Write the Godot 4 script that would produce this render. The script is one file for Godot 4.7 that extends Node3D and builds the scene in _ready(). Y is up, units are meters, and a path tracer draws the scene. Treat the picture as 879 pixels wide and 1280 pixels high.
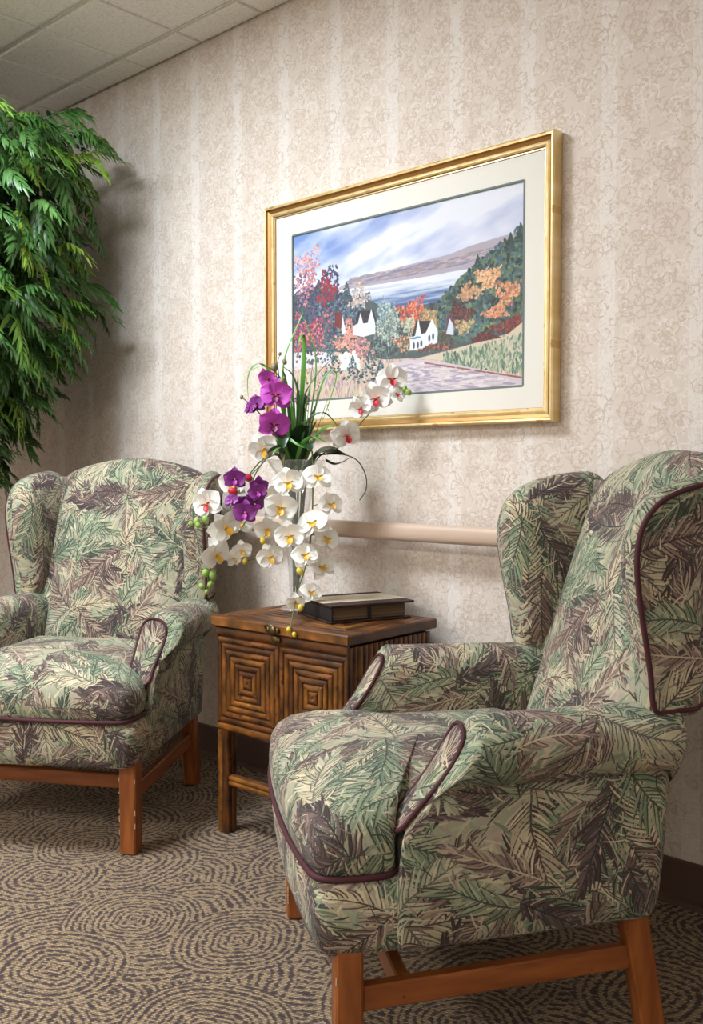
extends Node3D
# A corner of a sitting room: two wing chairs, a bamboo chest with an album and a vase of silk orchids, a framed print, a silk tree.
# World: the papered wall is z = 0, the room is at z > 0, y is up, metres.

var rng := RandomNumberGenerator.new()
var counts := {}
var M := {}
var cache := {}

const CEIL := 2.498
const ROOM_L := -4.35
const ROOM_R := 1.35
const ROOM_F := 4.6
const TILE := 0.3167
const TX := -2.9979
const TZ := 0.1307

# ------------------------------------------------------------------ nodes
func numbered(n: String) -> String:
	counts[n] = counts.get(n, -1) + 1
	return n if counts[n] == 0 else "%s_%03d" % [n, counts[n]]

func thing(called: String, label: String, category: String, at := Vector3.ZERO, turn := 0.0, group := "") -> Node3D:
	var o := Node3D.new()
	o.name = numbered(called)
	add_child(o)
	o.position = at
	o.rotation.y = turn
	o.set_meta("label", label)
	o.set_meta("category", category)
	if group != "":
		o.set_meta("group", group)
	return o

func part(called: String, mesh: Mesh, m: Material, parent: Node, xf := Transform3D.IDENTITY, label := "") -> MeshInstance3D:
	var o := MeshInstance3D.new()
	o.name = called
	o.mesh = mesh
	o.material_override = m
	o.transform = xf
	o.cast_shadow = GeometryInstance3D.SHADOW_CASTING_SETTING_ON
	parent.add_child(o, true)
	if label != "":
		o.set_meta("label", label)
	return o

func struct(called: String, mesh: Mesh, m: Material, xf := Transform3D.IDENTITY) -> MeshInstance3D:
	var o := part(called, mesh, m, self, xf)
	o.set_meta("kind", "structure")
	return o

func at(x: float, y: float, z: float) -> Transform3D:
	return Transform3D(Basis.IDENTITY, Vector3(x, y, z))

# ------------------------------------------------------------------ meshes
func begin() -> SurfaceTool:
	var st := SurfaceTool.new()
	st.begin(Mesh.PRIMITIVE_TRIANGLES)
	return st

func done(st: SurfaceTool) -> ArrayMesh:
	st.generate_normals()
	return st.commit()

func tri(st: SurfaceTool, a: Vector3, b: Vector3, c: Vector3, ua: Vector2, ub: Vector2, uc: Vector2) -> void:
	st.set_uv(ua)
	st.add_vertex(a)
	st.set_uv(ub)
	st.add_vertex(b)
	st.set_uv(uc)
	st.add_vertex(c)

# a triangle that faces away from the point o
func tri_out(st: SurfaceTool, a: Vector3, b: Vector3, c: Vector3, o: Vector3, ua := Vector2.ZERO, ub := Vector2.ZERO, uc := Vector2.ZERO) -> void:
	var n := (a - c).cross(a - b)
	if n.dot((a + b + c) / 3.0 - o) < 0.0:
		tri(st, a, c, b, ua, uc, ub)
	else:
		tri(st, a, b, c, ua, ub, uc)

# rows of points with equal length; UVs are arc lengths in metres unless given
func grid(st: SurfaceTool, rows: Array, uvs := [], closed := false, flip := false, off := Vector2.ZERO) -> void:
	var n: int = rows[0].size()
	var use := uvs
	if use.is_empty():
		var v := 0.0
		var mid: int = n / 2
		for i in rows.size():
			var r: PackedVector3Array = rows[i]
			if i > 0:
				v += r[mid].distance_to(rows[i - 1][mid])
			var line := PackedVector2Array()
			var u := 0.0
			for j in n + 1:
				line.append(Vector2(u, v) + off)
				u += r[j % n].distance_to(r[(j + 1) % n])
			var shift: float = line[mid].x - off.x
			for j in n + 1:
				line[j].x -= shift
			use.append(line)
	for i in rows.size() - 1:
		var a: PackedVector3Array = rows[i]
		var b: PackedVector3Array = rows[i + 1]
		for j in (n if closed else n - 1):
			var k := (j + 1) % n
			var ku: int = j + 1 if use[i].size() > n else k
			if flip:
				tri(st, a[j], b[j], a[k], use[i][j], use[i + 1][j], use[i][ku])
				tri(st, a[k], b[j], b[k], use[i][ku], use[i + 1][j], use[i + 1][ku])
			else:
				tri(st, a[j], a[k], b[j], use[i][j], use[i][ku], use[i + 1][j])
				tri(st, a[k], b[k], b[j], use[i][ku], use[i + 1][ku], use[i + 1][j])

# box with chamfered edges; UV.x runs along its longest side
func add_box(st: SurfaceTool, c: Vector3, s: Vector3, b := 0.003, shear := Vector3.ZERO) -> void:
	var h := s / 2.0
	b = minf(b, minf(h.x, minf(h.y, h.z)) * 0.6)
	var long := 0 if s.x >= s.y and s.x >= s.z else (1 if s.y >= s.z else 2)
	st.set_smooth_group(-1)
	var P := func(sx: int, sy: int, sz: int, ax: int) -> Vector3:
		var v := Vector3(sx * (h.x - (0.0 if ax == 0 else b)), sy * (h.y - (0.0 if ax == 1 else b)), sz * (h.z - (0.0 if ax == 2 else b)))
		return c + v + shear * (v.y / s.y)
	var uv := func(p: Vector3, ax: int) -> Vector2:
		if long == 0:
			return Vector2(p.x, p.y if ax == 2 else p.z)
		if long == 1:
			return Vector2(p.y, p.x if ax == 2 else p.z)
		return Vector2(p.z, p.y if ax == 0 else p.x)
	var q := func(a: Vector3, b2: Vector3, c2: Vector3, d: Vector3, ax: int) -> void:
		tri_out(st, a, b2, c2, c, uv.call(a, ax), uv.call(b2, ax), uv.call(c2, ax))
		tri_out(st, a, c2, d, c, uv.call(a, ax), uv.call(c2, ax), uv.call(d, ax))
	for sg in [-1, 1]:
		q.call(P.call(sg, -1, -1, 0), P.call(sg, 1, -1, 0), P.call(sg, 1, 1, 0), P.call(sg, -1, 1, 0), 0)
		q.call(P.call(-1, sg, -1, 1), P.call(1, sg, -1, 1), P.call(1, sg, 1, 1), P.call(-1, sg, 1, 1), 1)
		q.call(P.call(-1, -1, sg, 2), P.call(1, -1, sg, 2), P.call(1, 1, sg, 2), P.call(-1, 1, sg, 2), 2)
		for sh in [-1, 1]:
			q.call(P.call(sg, sh, -1, 0), P.call(sg, sh, 1, 0), P.call(sg, sh, 1, 1), P.call(sg, sh, -1, 1), 0)
			q.call(P.call(sg, -1, sh, 0), P.call(sg, 1, sh, 0), P.call(sg, 1, sh, 2), P.call(sg, -1, sh, 2), 0)
			q.call(P.call(-1, sg, sh, 1), P.call(1, sg, sh, 1), P.call(1, sg, sh, 2), P.call(-1, sg, sh, 2), 1)
			for si in [-1, 1]:
				var p0: Vector3 = P.call(sg, sh, si, 0)
				var p1: Vector3 = P.call(sg, sh, si, 1)
				var p2: Vector3 = P.call(sg, sh, si, 2)
				tri_out(st, p0, p1, p2, c, uv.call(p0, 0), uv.call(p1, 0), uv.call(p2, 0))

func box(s: Vector3, b := 0.003, shear := Vector3.ZERO) -> ArrayMesh:
	var key := "box%s%s%s" % [s, b, shear]
	if not cache.has(key):
		var st := begin()
		add_box(st, Vector3.ZERO, s, b, shear)
		cache[key] = done(st)
	return cache[key]

func add_tube(st: SurfaceTool, pts: PackedVector3Array, r0: float, r1 := -1.0, n := 7, caps := true) -> void:
	if r1 < 0.0:
		r1 = r0
	st.set_smooth_group(0)
	var rows := []
	var up := Vector3.UP
	for i in pts.size():
		var d := (pts[mini(i + 1, pts.size() - 1)] - pts[maxi(i - 1, 0)]).normalized()
		if absf(d.dot(up)) > 0.95:
			up = Vector3.RIGHT if absf(d.x) < 0.8 else Vector3.BACK
		var a := d.cross(up).normalized()
		up = a.cross(d).normalized()
		var r := lerpf(r0, r1, i / float(pts.size() - 1))
		var row := PackedVector3Array()
		for j in n:
			var t := TAU * j / n
			row.append(pts[i] + (a * cos(t) + up * sin(t)) * r)
		rows.append(row)
	grid(st, rows, [], true)
	if caps:
		for e in [0, pts.size() - 1]:
			var inside: Vector3 = pts[1] if e == 0 else pts[pts.size() - 2]
			for j in n:
				tri_out(st, pts[e], rows[e][j], rows[e][(j + 1) % n], inside)

func smooth_path(ctrl: Array, each := 6) -> PackedVector3Array:
	var out := PackedVector3Array()
	for i in ctrl.size() - 1:
		var p0: Vector3 = ctrl[maxi(i - 1, 0)]
		var p1: Vector3 = ctrl[i]
		var p2: Vector3 = ctrl[i + 1]
		var p3: Vector3 = ctrl[mini(i + 2, ctrl.size() - 1)]
		for k in each:
			out.append(p1.cubic_interpolate(p2, p0, p3, k / float(each)))
	out.append(ctrl[-1])
	return out

func smooth_outline(ctrl: Array, each := 5) -> PackedVector2Array:
	var out := PackedVector2Array()
	var n := ctrl.size()
	for i in n:
		for k in each:
			out.append(ctrl[i].cubic_interpolate(ctrl[(i + 1) % n], ctrl[(i + n - 1) % n], ctrl[(i + 2) % n], k / float(each)))
	return out

func lathe(st: SurfaceTool, prof: Array, n := 24, squash := 1.0) -> void:
	st.set_smooth_group(0)
	var rows := []
	for p in prof:
		var row := PackedVector3Array()
		for j in n:
			var t := TAU * j / n
			row.append(Vector3(cos(t) * p.x, p.y, sin(t) * p.x * squash))
		rows.append(row)
	grid(st, rows, [], true)

# cushion: an outline scaled towards its centre c along a profile of (scale, height), placed by map(a, b, h); unwrapped round its middle
func pillow(st: SurfaceTool, outline: PackedVector2Array, c: Vector2, prof: Array, map: Callable, off := Vector2.ZERO, turn := 0.0) -> void:
	st.set_smooth_group(0)
	var n := outline.size()
	var widest := 0
	for i in prof.size():
		if prof[i].x >= prof[widest].x:
			widest = i
	for half in 2:
		var rows := []
		var uvs := []
		var along := PackedFloat32Array()
		along.resize(n)
		var ids := range(0, widest + 1) if half == 0 else range(prof.size() - 1, widest - 1, -1)
		if ids.size() < 2:
			continue
		for i in ids.size():
			var q: Vector2 = prof[ids[i]]
			var row := PackedVector3Array()
			var line := PackedVector2Array()
			for j in n:
				var p: Vector2 = c + (outline[j] - c) * q.x
				row.append(map.call(p.x, p.y, q.y))
				if i > 0:
					var b: Vector2 = prof[ids[i - 1]]
					along[j] += Vector2((outline[j] - c).length() * (q.x - b.x), q.y - b.y).length()
				line.append(((outline[j] - c).normalized() * along[j]).rotated(turn) + off + Vector2(0.31, 0.17) * half)
			rows.append(row)
			uvs.append(line)
		grid(st, rows, uvs, true, half == 1)

# ------------------------------------------------------------------ painting of flat textures
var cw := 0
var ch := 0
var cb := PackedByteArray()

func canvas(w: int, h: int, c: Color) -> void:
	cw = w
	ch = h
	cb = PackedByteArray()
	cb.resize(w * h * 3)
	var one := PackedByteArray([int(c.r * 255), int(c.g * 255), int(c.b * 255)])
	for i in w * h:
		cb[i * 3] = one[0]
		cb[i * 3 + 1] = one[1]
		cb[i * 3 + 2] = one[2]

func dot(x: int, y: int, r: int, g: int, b: int) -> void:
	var i := (posmod(y, ch) * cw + posmod(x, cw)) * 3
	cb[i] = r
	cb[i + 1] = g
	cb[i + 2] = b

func picture() -> ImageTexture:
	return ImageTexture.create_from_image(Image.create_from_data(cw, ch, false, Image.FORMAT_RGB8, cb))

# tapering curved stroke
func stroke(x: float, y: float, ang: float, length: float, bend: float, width: float, c: Color, belly := 0.4) -> void:
	var n := int(length / 0.9) + 1
	var r := int(c.r * 255)
	var g := int(c.g * 255)
	var b := int(c.b * 255)
	for i in n:
		var t := i / float(n)
		var w := width * (t / belly if t < belly else (1.0 - t) / (1.0 - belly))
		w = maxf(1.0, width * sqrt(clampf(w / width, 0.0, 1.0)))
		var nx := -sin(ang)
		var ny := cos(ang)
		var k := -w / 2.0
		while k <= w / 2.0:
			dot(int(x + nx * k), int(y + ny * k), r, g, b)
			k += 0.8
		x += cos(ang) * 0.9
		y += sin(ang) * 0.9
		ang += bend / n

func jitter(c: Color, amount: float) -> Color:
	var d := rng.randf_range(-amount, amount)
	return Color(clampf(c.r + d + rng.randf_range(-amount, amount) * 0.3, 0, 1), clampf(c.g + d, 0, 1), clampf(c.b + d + rng.randf_range(-amount, amount) * 0.3, 0, 1))

func c8(r: int, g: int, b: int) -> Color:
	return Color(r / 255.0, g / 255.0, b / 255.0)

func fabric_texture() -> ImageTexture:
	rng.seed = 11
	canvas(1024, 1024, c8(142, 138, 112))
	var ground := [c8(164, 154, 122), c8(146, 146, 118), c8(130, 140, 114), c8(174, 160, 128), c8(152, 130, 114), c8(108, 118, 96)]
	for i in 1100:
		stroke(rng.randf() * 1024, rng.randf() * 1024, rng.randf() * TAU, rng.randf_range(50, 120), rng.randf_range(-0.8, 0.8), rng.randf_range(6, 16), jitter(ground[rng.randi() % 6], 0.04))
	# leaflet, its lighter mate, the dark gap beside it
	var kinds := [
		[c8(62, 76, 60), c8(100, 112, 86), c8(38, 42, 36)], [c8(106, 84, 74), c8(140, 116, 100), c8(62, 44, 42)], [c8(114, 128, 98), c8(142, 148, 114), c8(56, 70, 56)], [c8(180, 166, 130), c8(158, 146, 114), c8(72, 56, 50)],
		[c8(118, 98, 86), c8(154, 134, 112), c8(74, 56, 52)], [c8(90, 106, 82), c8(122, 134, 102), c8(44, 54, 44)], [c8(72, 56, 54), c8(100, 80, 74), c8(50, 40, 40)], [c8(146, 148, 118), c8(166, 158, 126), c8(88, 78, 70)]]
	for i in 112:
		var kind: Array = kinds[(i * 5) % kinds.size()]
		var x := (i % 10 + rng.randf()) * 102.4
		var y := (i * 7 % 10 + rng.randf()) * 102.4
		var ang := rng.randf() * TAU
		var length := rng.randf_range(230, 400)
		var bend := rng.randf_range(-0.9, 0.9)
		var pairs := int(length / rng.randf_range(13, 18))
		var sx := x
		var sy := y
		var sa := ang
		for k in pairs:
			var t := k / float(pairs)
			for side in [-1, 1]:
				if rng.randf() < 0.07:
					continue
				var ll := length * 0.37 * (0.5 + 2.0 * t * (1.0 - t)) * rng.randf_range(0.7, 1.15) * (1.0 - 0.45 * t)
				var la: float = sa + side * lerpf(0.95, 0.3, t) + rng.randf_range(-0.08, 0.08)
				var cc: Color = kind[0] if rng.randf() < 0.55 else kind[1]
				var lw := rng.randf_range(5, 10)
				var lb: float = -side * rng.randf_range(0.0, 0.65)
				if rng.randf() < 0.7:
					stroke(sx + 3 * cos(la + 1.57), sy + 3 * sin(la + 1.57), la, ll * 1.03, lb, lw + 2, jitter(kind[2] if rng.randf() < 0.9 else c8(168, 154, 122), 0.02))
				stroke(sx, sy, la, ll, lb, lw, jitter(cc, 0.04))
			sx += cos(sa) * length / pairs
			sy += sin(sa) * length / pairs
			sa += bend / pairs
		stroke(x, y, ang, length, bend, 5, kind[2] if i % 4 else c8(172, 158, 124), 0.1)
	for i in 300:
		stroke(rng.randf() * 1024, rng.randf() * 1024, rng.randf() * TAU, rng.randf_range(18, 70), rng.randf_range(-0.9, 0.9), rng.randf_range(2.5, 6), jitter([c8(180, 166, 132), c8(138, 106, 98), c8(56, 60, 54), c8(118, 134, 108), c8(176, 152, 132), c8(64, 46, 46)][rng.randi() % 6], 0.03))
	# the weave mixes every yarn with grey
	for i in range(0, cb.size(), 3):
		var grey := (cb[i] * 0.3 + cb[i + 1] * 0.59 + cb[i + 2] * 0.11) * 0.18
		for k in 3:
			cb[i + k] = mini(255, int((cb[i + k] * 0.82 + grey) * 1.12))
	return picture()

func wallpaper_texture() -> ImageTexture:
	rng.seed = 5
	canvas(1024, 1024, c8(224, 216, 208))
	# four stripe periods across the tile, each a wide toned band and a narrow pale one
	for y in 1024:
		for x in 1024:
			var s := posmod(x, 256)
			if s < 208:
				dot(x, y, 214, 202, 190)
	for i in 1600:
		var x := (i % 40 + rng.randf()) * 25.6
		var y := (i / 40 + rng.randf()) * 25.6
		var pale := rng.randf() < 0.28
		var band := posmod(int(x), 256) > 208
		var tone := jitter(c8(224, 215, 207) if pale else (c8(215, 205, 195) if band else c8(200, 184, 169)), 0.012)
		var hand := 1.0 if rng.randf() < 0.5 else -1.0
		var ang := rng.randf() * TAU
		var rad := rng.randf_range(10, 30)
		var px := x
		var py := y
		var turns := rng.randi_range(4, 8)
		var wide := rng.randf_range(1.8, 3.4)
		# a scroll that curls in upon itself, ending in a leaf
		for seg in turns:
			var sl := rad * (1.0 - seg * 0.09) * 0.85
			var bd := hand * sl / (rad * (1.0 - seg * 0.1))
			stroke(px, py, ang, sl + 3, bd, wide + 1.5 * sin(seg * 2.1), tone, 0.5)
			for k in int(sl / 0.9) + 1:
				px += cos(ang) * 0.9
				py += sin(ang) * 0.9
				ang += bd / (sl / 0.9 + 1)
			if seg % 2 == 0:
				stroke(px, py, ang - hand * 0.8, rng.randf_range(8, 18), hand * 1.2, rng.randf_range(2.5, 4.8), tone, 0.55)
		stroke(px, py, ang, 10, hand * 2.0, 6, tone, 0.6)
	# fine mottle of the printed ground
	for i in 9000:
		stroke(rng.randf() * 1024, rng.randf() * 1024, rng.randf() * TAU, rng.randf_range(3, 8), 0.0, 2.0, jitter(c8(215, 204, 194), 0.022))
	return picture()

func carpet_texture() -> ImageTexture:
	rng.seed = 21
	var n := 1024
	canvas(n, n, c8(120, 104, 88))
	var v := PackedFloat32Array()
	v.resize(n * n)
	var spots := []
	for j in 7:
		for i in 7:
			spots.append(Vector2((i + 0.5 * (j % 2) + rng.randf_range(0.05, 0.6)) * n / 7.0, (j + rng.randf_range(0.05, 0.6)) * n / 7.0))
	for i in spots.size():
		var k := rng.randi_range(i, spots.size() - 1)
		var s: Vector2 = spots[i]
		spots[i] = spots[k]
		spots[k] = s
	for s in spots:
		var rad := rng.randf_range(112, 150)
		var pitch := rng.randf_range(12.0, 16.5)
		var e := rng.randf_range(0.86, 1.12)
		var wob := rng.randf() * TAU
		for y in range(int(s.y - rad * 1.15), int(s.y + rad * 1.15)):
			for x in range(int(s.x - rad), int(s.x + rad)):
				var dx: float = x - s.x
				var dy: float = (y - s.y) * e
				var d := sqrt(dx * dx + dy * dy)
				if d < rad:
					v[posmod(y, n) * n + posmod(x, n)] = sin((d + 3.4 * sin(atan2(dy, dx) * 4.0 + wob) + 1.2 * sin(d * 0.21 + wob)) * TAU / pitch)
	# looped yarn: slanting rows of loops; tan where the ring is high, dark plum where it is low
	for y in n:
		for x in n:
			var row := (x + y * 2) / 10
			var inrow := posmod(x + y * 2, 10) / 10.0
			var lp := posmod(x * 2 - y + row * 5, 14) / 14.0
			var loop := sin(inrow * PI) * (0.55 + 0.45 * sin(lp * PI))
			var col := floori((x * 2 - y + row * 5) / 14.0)
			var h := fposmod(sin(row * 12.9898 + col * 78.233) * 43758.5453, 1.0)
			var ring := v[y * n + x] + (h - 0.5) * 1.9 + 0.25
			var t := clampf(ring * 1.1 + 0.5, 0.0, 1.0)
			var k := 0.5 + 0.62 * loop + (h - 0.5) * 0.16
			var i := (y * n + x) * 3
			cb[i] = int(clampf(lerpf(82, 164, t) * k, 0, 255))
			cb[i + 1] = int(clampf(lerpf(68, 141, t) * k, 0, 255))
			cb[i + 2] = int(clampf(lerpf(66, 110, t) * k, 0, 255))
	return picture()

func grain_texture(w: int, h: int, a: Color, b: Color, seed_: int, streak := 0.06, specks := 0, speck := Color.BLACK) -> ImageTexture:
	canvas(w, h, a)
	var f := FastNoiseLite.new()
	f.seed = seed_
	f.frequency = 0.02
	f.fractal_octaves = 4
	for y in h:
		for x in w:
			# blends the two ends so that the tile repeats
			var kx := x / float(w)
			var ky := y / float(h)
			var t0 := lerpf(f.get_noise_2d(x * streak * 4.0, y * 3.0), f.get_noise_2d((x - w) * streak * 4.0, y * 3.0), kx)
			var t1 := lerpf(f.get_noise_2d(x * streak * 4.0, (y - h) * 3.0), f.get_noise_2d((x - w) * streak * 4.0, (y - h) * 3.0), kx)
			var t := clampf(lerpf(t0, t1, ky) * 1.3 + 0.5, 0.0, 1.0)
			var c := a.lerp(b, t)
			dot(x, y, int(c.r * 255), int(c.g * 255), int(c.b * 255))
	rng.seed = seed_
	for i in specks:
		stroke(rng.randf() * w, rng.randf() * h, rng.randf_range(-0.15, 0.15), rng.randf_range(3, 14), 0.0, rng.randf_range(1, 4), speck.lerp(a, rng.randf() * 0.6))
	return picture()

# brush dab on the print
func dab(u: float, v: float, rx: float, ry: float, ang: float, c: Color) -> void:
	var x0 := u * cw
	var y0 := v * ch
	var r := int(c.r * 255)
	var g := int(c.g * 255)
	var b := int(c.b * 255)
	var m := int(maxf(rx, ry)) + 1
	var ca := cos(ang)
	var sa := sin(ang)
	for dy in range(-m, m + 1):
		for dx in range(-m, m + 1):
			var p := (dx * ca + dy * sa) / rx
			var q := (dy * ca - dx * sa) / ry
			if p * p + q * q <= 1.0:
				var x := int(x0) + dx
				var y := int(y0) + dy
				if x >= 0 and y >= 0 and x < cw and y < ch:
					dot(x, y, r, g, b)

func poly(pts: Array, c: Color) -> void:
	var pp := PackedVector2Array()
	var lo := Vector2(9, 9)
	var hi := Vector2(-9, -9)
	for p in pts:
		pp.append(p)
		lo = lo.min(p)
		hi = hi.max(p)
	for y in range(maxi(0, int(lo.y * ch)), mini(ch, int(hi.y * ch) + 1)):
		for x in range(maxi(0, int(lo.x * cw)), mini(cw, int(hi.x * cw) + 1)):
			if Geometry2D.is_point_in_polygon(Vector2((x + 0.5) / cw, (y + 0.5) / ch), pp):
				dot(x, y, int(c.r * 255), int(c.g * 255), int(c.b * 255))

# foliage: a cluster of dabs in an ellipse
func clump(u: float, v: float, ru: float, rv: float, n: int, cols: Array, size := 5.0) -> void:
	size *= 0.78
	var ph := rng.randf() * TAU
	for i in int(n * 1.6):
		var a := rng.randf() * TAU
		var d := sqrt(rng.randf()) * (0.84 + 0.24 * sin(a * 3.0 + ph) + 0.16 * sin(a * 7.0 + ph * 2.0))
		dab(u + cos(a) * d * ru, v + sin(a) * d * rv, rng.randf_range(0.5, 1.2) * size, rng.randf_range(0.4, 0.8) * size, rng.randf() * PI, jitter(cols[rng.randi() % cols.size()], 0.05))

func conifer(u: float, v: float, w: float, h: float, cols: Array) -> void:
	for i in 90:
		var t := rng.randf()
		dab(u + rng.randf_range(-1, 1) * w * t, v - h + h * t, 5.0 * (0.4 + t * 0.7), 2.4, rng.randf_range(-0.5, 0.5), jitter(cols[rng.randi() % cols.size()], 0.04))

func print_texture() -> ImageTexture:
	rng.seed = 31
	canvas(820, 500, c8(214, 220, 232))
	var f := FastNoiseLite.new()
	f.seed = 4
	f.frequency = 0.0045
	f.fractal_octaves = 4
	for y in ch:
		for x in cw:
			var u := x / float(cw)
			var v := y / float(ch)
			var n := f.get_noise_2d(x * 0.7, (y + x * 0.22) * 2.0)
			var cloud := clampf(0.45 + n * 1.1 + 0.55 * (1.0 - absf(v * 1.25 + u * 0.55 - 0.5) * 3.2), 0.0, 1.0)
			var blue := c8(128, 156, 208).lerp(c8(186, 194, 220), clampf(u * 1.2, 0, 1))
			var c := blue.lerp(c8(238, 240, 243), cloud * 0.92)
			if v > 0.378:
				var w := clampf((v - 0.378) / 0.14, 0, 1)
				var n2 := f.get_noise_2d(x * 1.2, y * 14.0)
				c = c8(232, 236, 240).lerp(c8(128, 152, 190), clampf(w * 1.1 + n2 * 0.5 + (0.35 - u) * 0.7, 0, 1))
				c = c.lerp(c8(84, 108, 150), clampf((w - 0.55) * 1.4 + n2 * 0.8, 0, 0.8))
			dot(x, y, int(c.r * 255), int(c.g * 255), int(c.b * 255))
	# far shore
	poly([Vector2(0.2, 0.375), Vector2(0.262, 0.345), Vector2(0.358, 0.325), Vector2(0.52, 0.305), Vector2(0.72, 0.288), Vector2(0.8, 0.265), Vector2(0.9, 0.25), Vector2(1.0, 0.24), Vector2(1.0, 0.378), Vector2(0.6, 0.382)], c8(186, 178, 186))
	for i in 260:
		var u := rng.randf_range(0.28, 1.0)
		dab(u, rng.randf_range(0.325, 0.375) - u * 0.03, rng.randf_range(8, 30), rng.randf_range(1, 3), rng.randf_range(-0.16, 0.02), jitter([c8(158, 150, 164), c8(196, 184, 184), c8(176, 160, 160), c8(150, 150, 172)][rng.randi() % 4], 0.03))
	# meadow and lane
	poly([Vector2(0, 0.7), Vector2(0.2, 0.72), Vector2(0.45, 0.8), Vector2(0.62, 0.8), Vector2(0.84, 0.74), Vector2(1, 0.66), Vector2(1, 1), Vector2(0, 1)], c8(214, 200, 176))
	for i in 900:
		var u := rng.randf()
		var v := rng.randf_range(0.74, 1.0)
		dab(u, v, rng.randf_range(1.5, 3), rng.randf_range(5, 14), rng.randf_range(-0.4, 0.4), jitter([c8(220, 176, 164), c8(196, 160, 156), c8(228, 206, 190), c8(172, 160, 172)][rng.randi() % 4], 0.04))
	for i in 260:
		dab(rng.randf_range(0, 0.19), rng.randf_range(0.71, 0.8), 12, 4, 0, jitter(c8(226, 220, 222), 0.03))
	# under-painting of the woods
	poly([Vector2(0, 0.36), Vector2(0.12, 0.33), Vector2(0.24, 0.40), Vector2(0.36, 0.44), Vector2(0.44, 0.51), Vector2(0.6, 0.53), Vector2(0.72, 0.52), Vector2(0.84, 0.42), Vector2(1, 0.26), Vector2(1, 0.72), Vector2(0.84, 0.76), Vector2(0.6, 0.81), Vector2(0.45, 0.8), Vector2(0.2, 0.72), Vector2(0, 0.7)], c8(92, 106, 106))
	for i in 500:
		dab(rng.randf_range(0.0, 0.7), rng.randf_range(0.53, 0.78), rng.randf_range(4, 8), rng.randf_range(3, 5), rng.randf() * PI, jitter([c8(74, 92, 92), c8(104, 124, 118), c8(128, 136, 124), c8(92, 84, 96)][rng.randi() % 4], 0.04))
	# dark left woods
	clump(0.13, 0.47, 0.17, 0.22, 700, [c8(72, 84, 112), c8(94, 84, 112), c8(58, 70, 92), c8(120, 96, 122), c8(86, 108, 128)], 7)
	clump(0.25, 0.5, 0.14, 0.1, 300, [c8(70, 88, 110), c8(96, 118, 134), c8(60, 72, 88), c8(128, 146, 158)], 7)
	clump(0.08, 0.2, 0.07, 0.12, 150, [c8(224, 160, 152), c8(236, 184, 168), c8(206, 134, 132), c8(150, 160, 200)], 6)
	clump(0.05, 0.32, 0.07, 0.12, 140, [c8(214, 150, 146), c8(190, 140, 150), c8(104, 100, 140)], 6)
	clump(0.17, 0.36, 0.05, 0.1, 150, [c8(178, 56, 74), c8(150, 48, 70), c8(110, 60, 90)], 6)
	clump(0.04, 0.6, 0.06, 0.12, 140, [c8(206, 96, 110), c8(224, 130, 134), c8(120, 92, 116)], 6)
	clump(0.13, 0.6, 0.09, 0.13, 220, [c8(150, 76, 98), c8(196, 90, 104), c8(112, 106, 132), c8(228, 150, 146)], 6)
	clump(0.33, 0.43, 0.05, 0.08, 110, [c8(228, 206, 190), c8(206, 188, 176), c8(160, 166, 168)], 6)
	clump(0.27, 0.4, 0.02, 0.06, 50, [c8(88, 108, 112), c8(70, 92, 100)], 5)
	# pale trees in the middle
	clump(0.45, 0.55, 0.05, 0.09, 130, [c8(160, 182, 180), c8(132, 160, 164), c8(190, 204, 196)], 6)
	clump(0.47, 0.63, 0.06, 0.12, 220, [c8(178, 190, 178), c8(150, 166, 154), c8(208, 212, 194), c8(120, 142, 136)], 6)
	clump(0.57, 0.565, 0.06, 0.09, 190, [c8(206, 100, 84), c8(222, 132, 104), c8(178, 80, 76), c8(230, 156, 120)], 6)
	clump(0.555, 0.635, 0.03, 0.07, 80, [c8(206, 210, 186), c8(178, 188, 160)], 5)
	clump(0.65, 0.61, 0.06, 0.07, 130, [c8(226, 178, 130), c8(206, 160, 118), c8(150, 152, 116)], 6)
	clump(0.53, 0.72, 0.05, 0.05, 110, [c8(110, 120, 98), c8(226, 196, 156), c8(178, 96, 88)], 5)
	clump(0.43, 0.74, 0.06, 0.07, 140, [c8(92, 112, 110), c8(64, 84, 86), c8(138, 156, 148)], 6)
	# right forest
	for i in 1500:
		var u := rng.randf_range(0.68, 1.0)
		var top := lerpf(0.52, 0.2, pow((u - 0.68) / 0.32, 0.9))
		var v := rng.randf_range(top, lerpf(0.76, 0.72, (u - 0.68) / 0.32))
		dab(u, v, rng.randf_range(4, 9), rng.randf_range(3, 6), rng.randf() * PI, jitter([c8(72, 100, 96), c8(96, 126, 118), c8(54, 78, 76), c8(112, 132, 104), c8(86, 112, 132), c8(126, 148, 122)][rng.randi() % 6], 0.04))
	for p in [[0.74, 0.5], [0.8, 0.44], [0.83, 0.36], [0.95, 0.28], [0.985, 0.24]]:
		conifer(p[0], p[1] + 0.05, 0.022, 0.09, [c8(56, 82, 80), c8(78, 106, 100)])
	clump(0.87, 0.44, 0.05, 0.06, 120, [c8(232, 182, 140), c8(214, 160, 120), c8(240, 204, 160)], 6)
	clump(0.8, 0.5, 0.05, 0.05, 90, [c8(226, 182, 142), c8(190, 150, 116)], 6)
	clump(0.94, 0.53, 0.05, 0.07, 120, [c8(222, 160, 124), c8(198, 132, 104), c8(236, 190, 150)], 6)
	clump(0.9, 0.62, 0.05, 0.04, 90, [c8(234, 178, 140), c8(214, 144, 112)], 5)
	clump(0.76, 0.6, 0.05, 0.06, 130, [c8(108, 58, 62), c8(84, 50, 56), c8(140, 76, 72)], 6)
	clump(0.78, 0.67, 0.04, 0.04, 80, [c8(228, 184, 150), c8(150, 160, 116)], 5)
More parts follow.
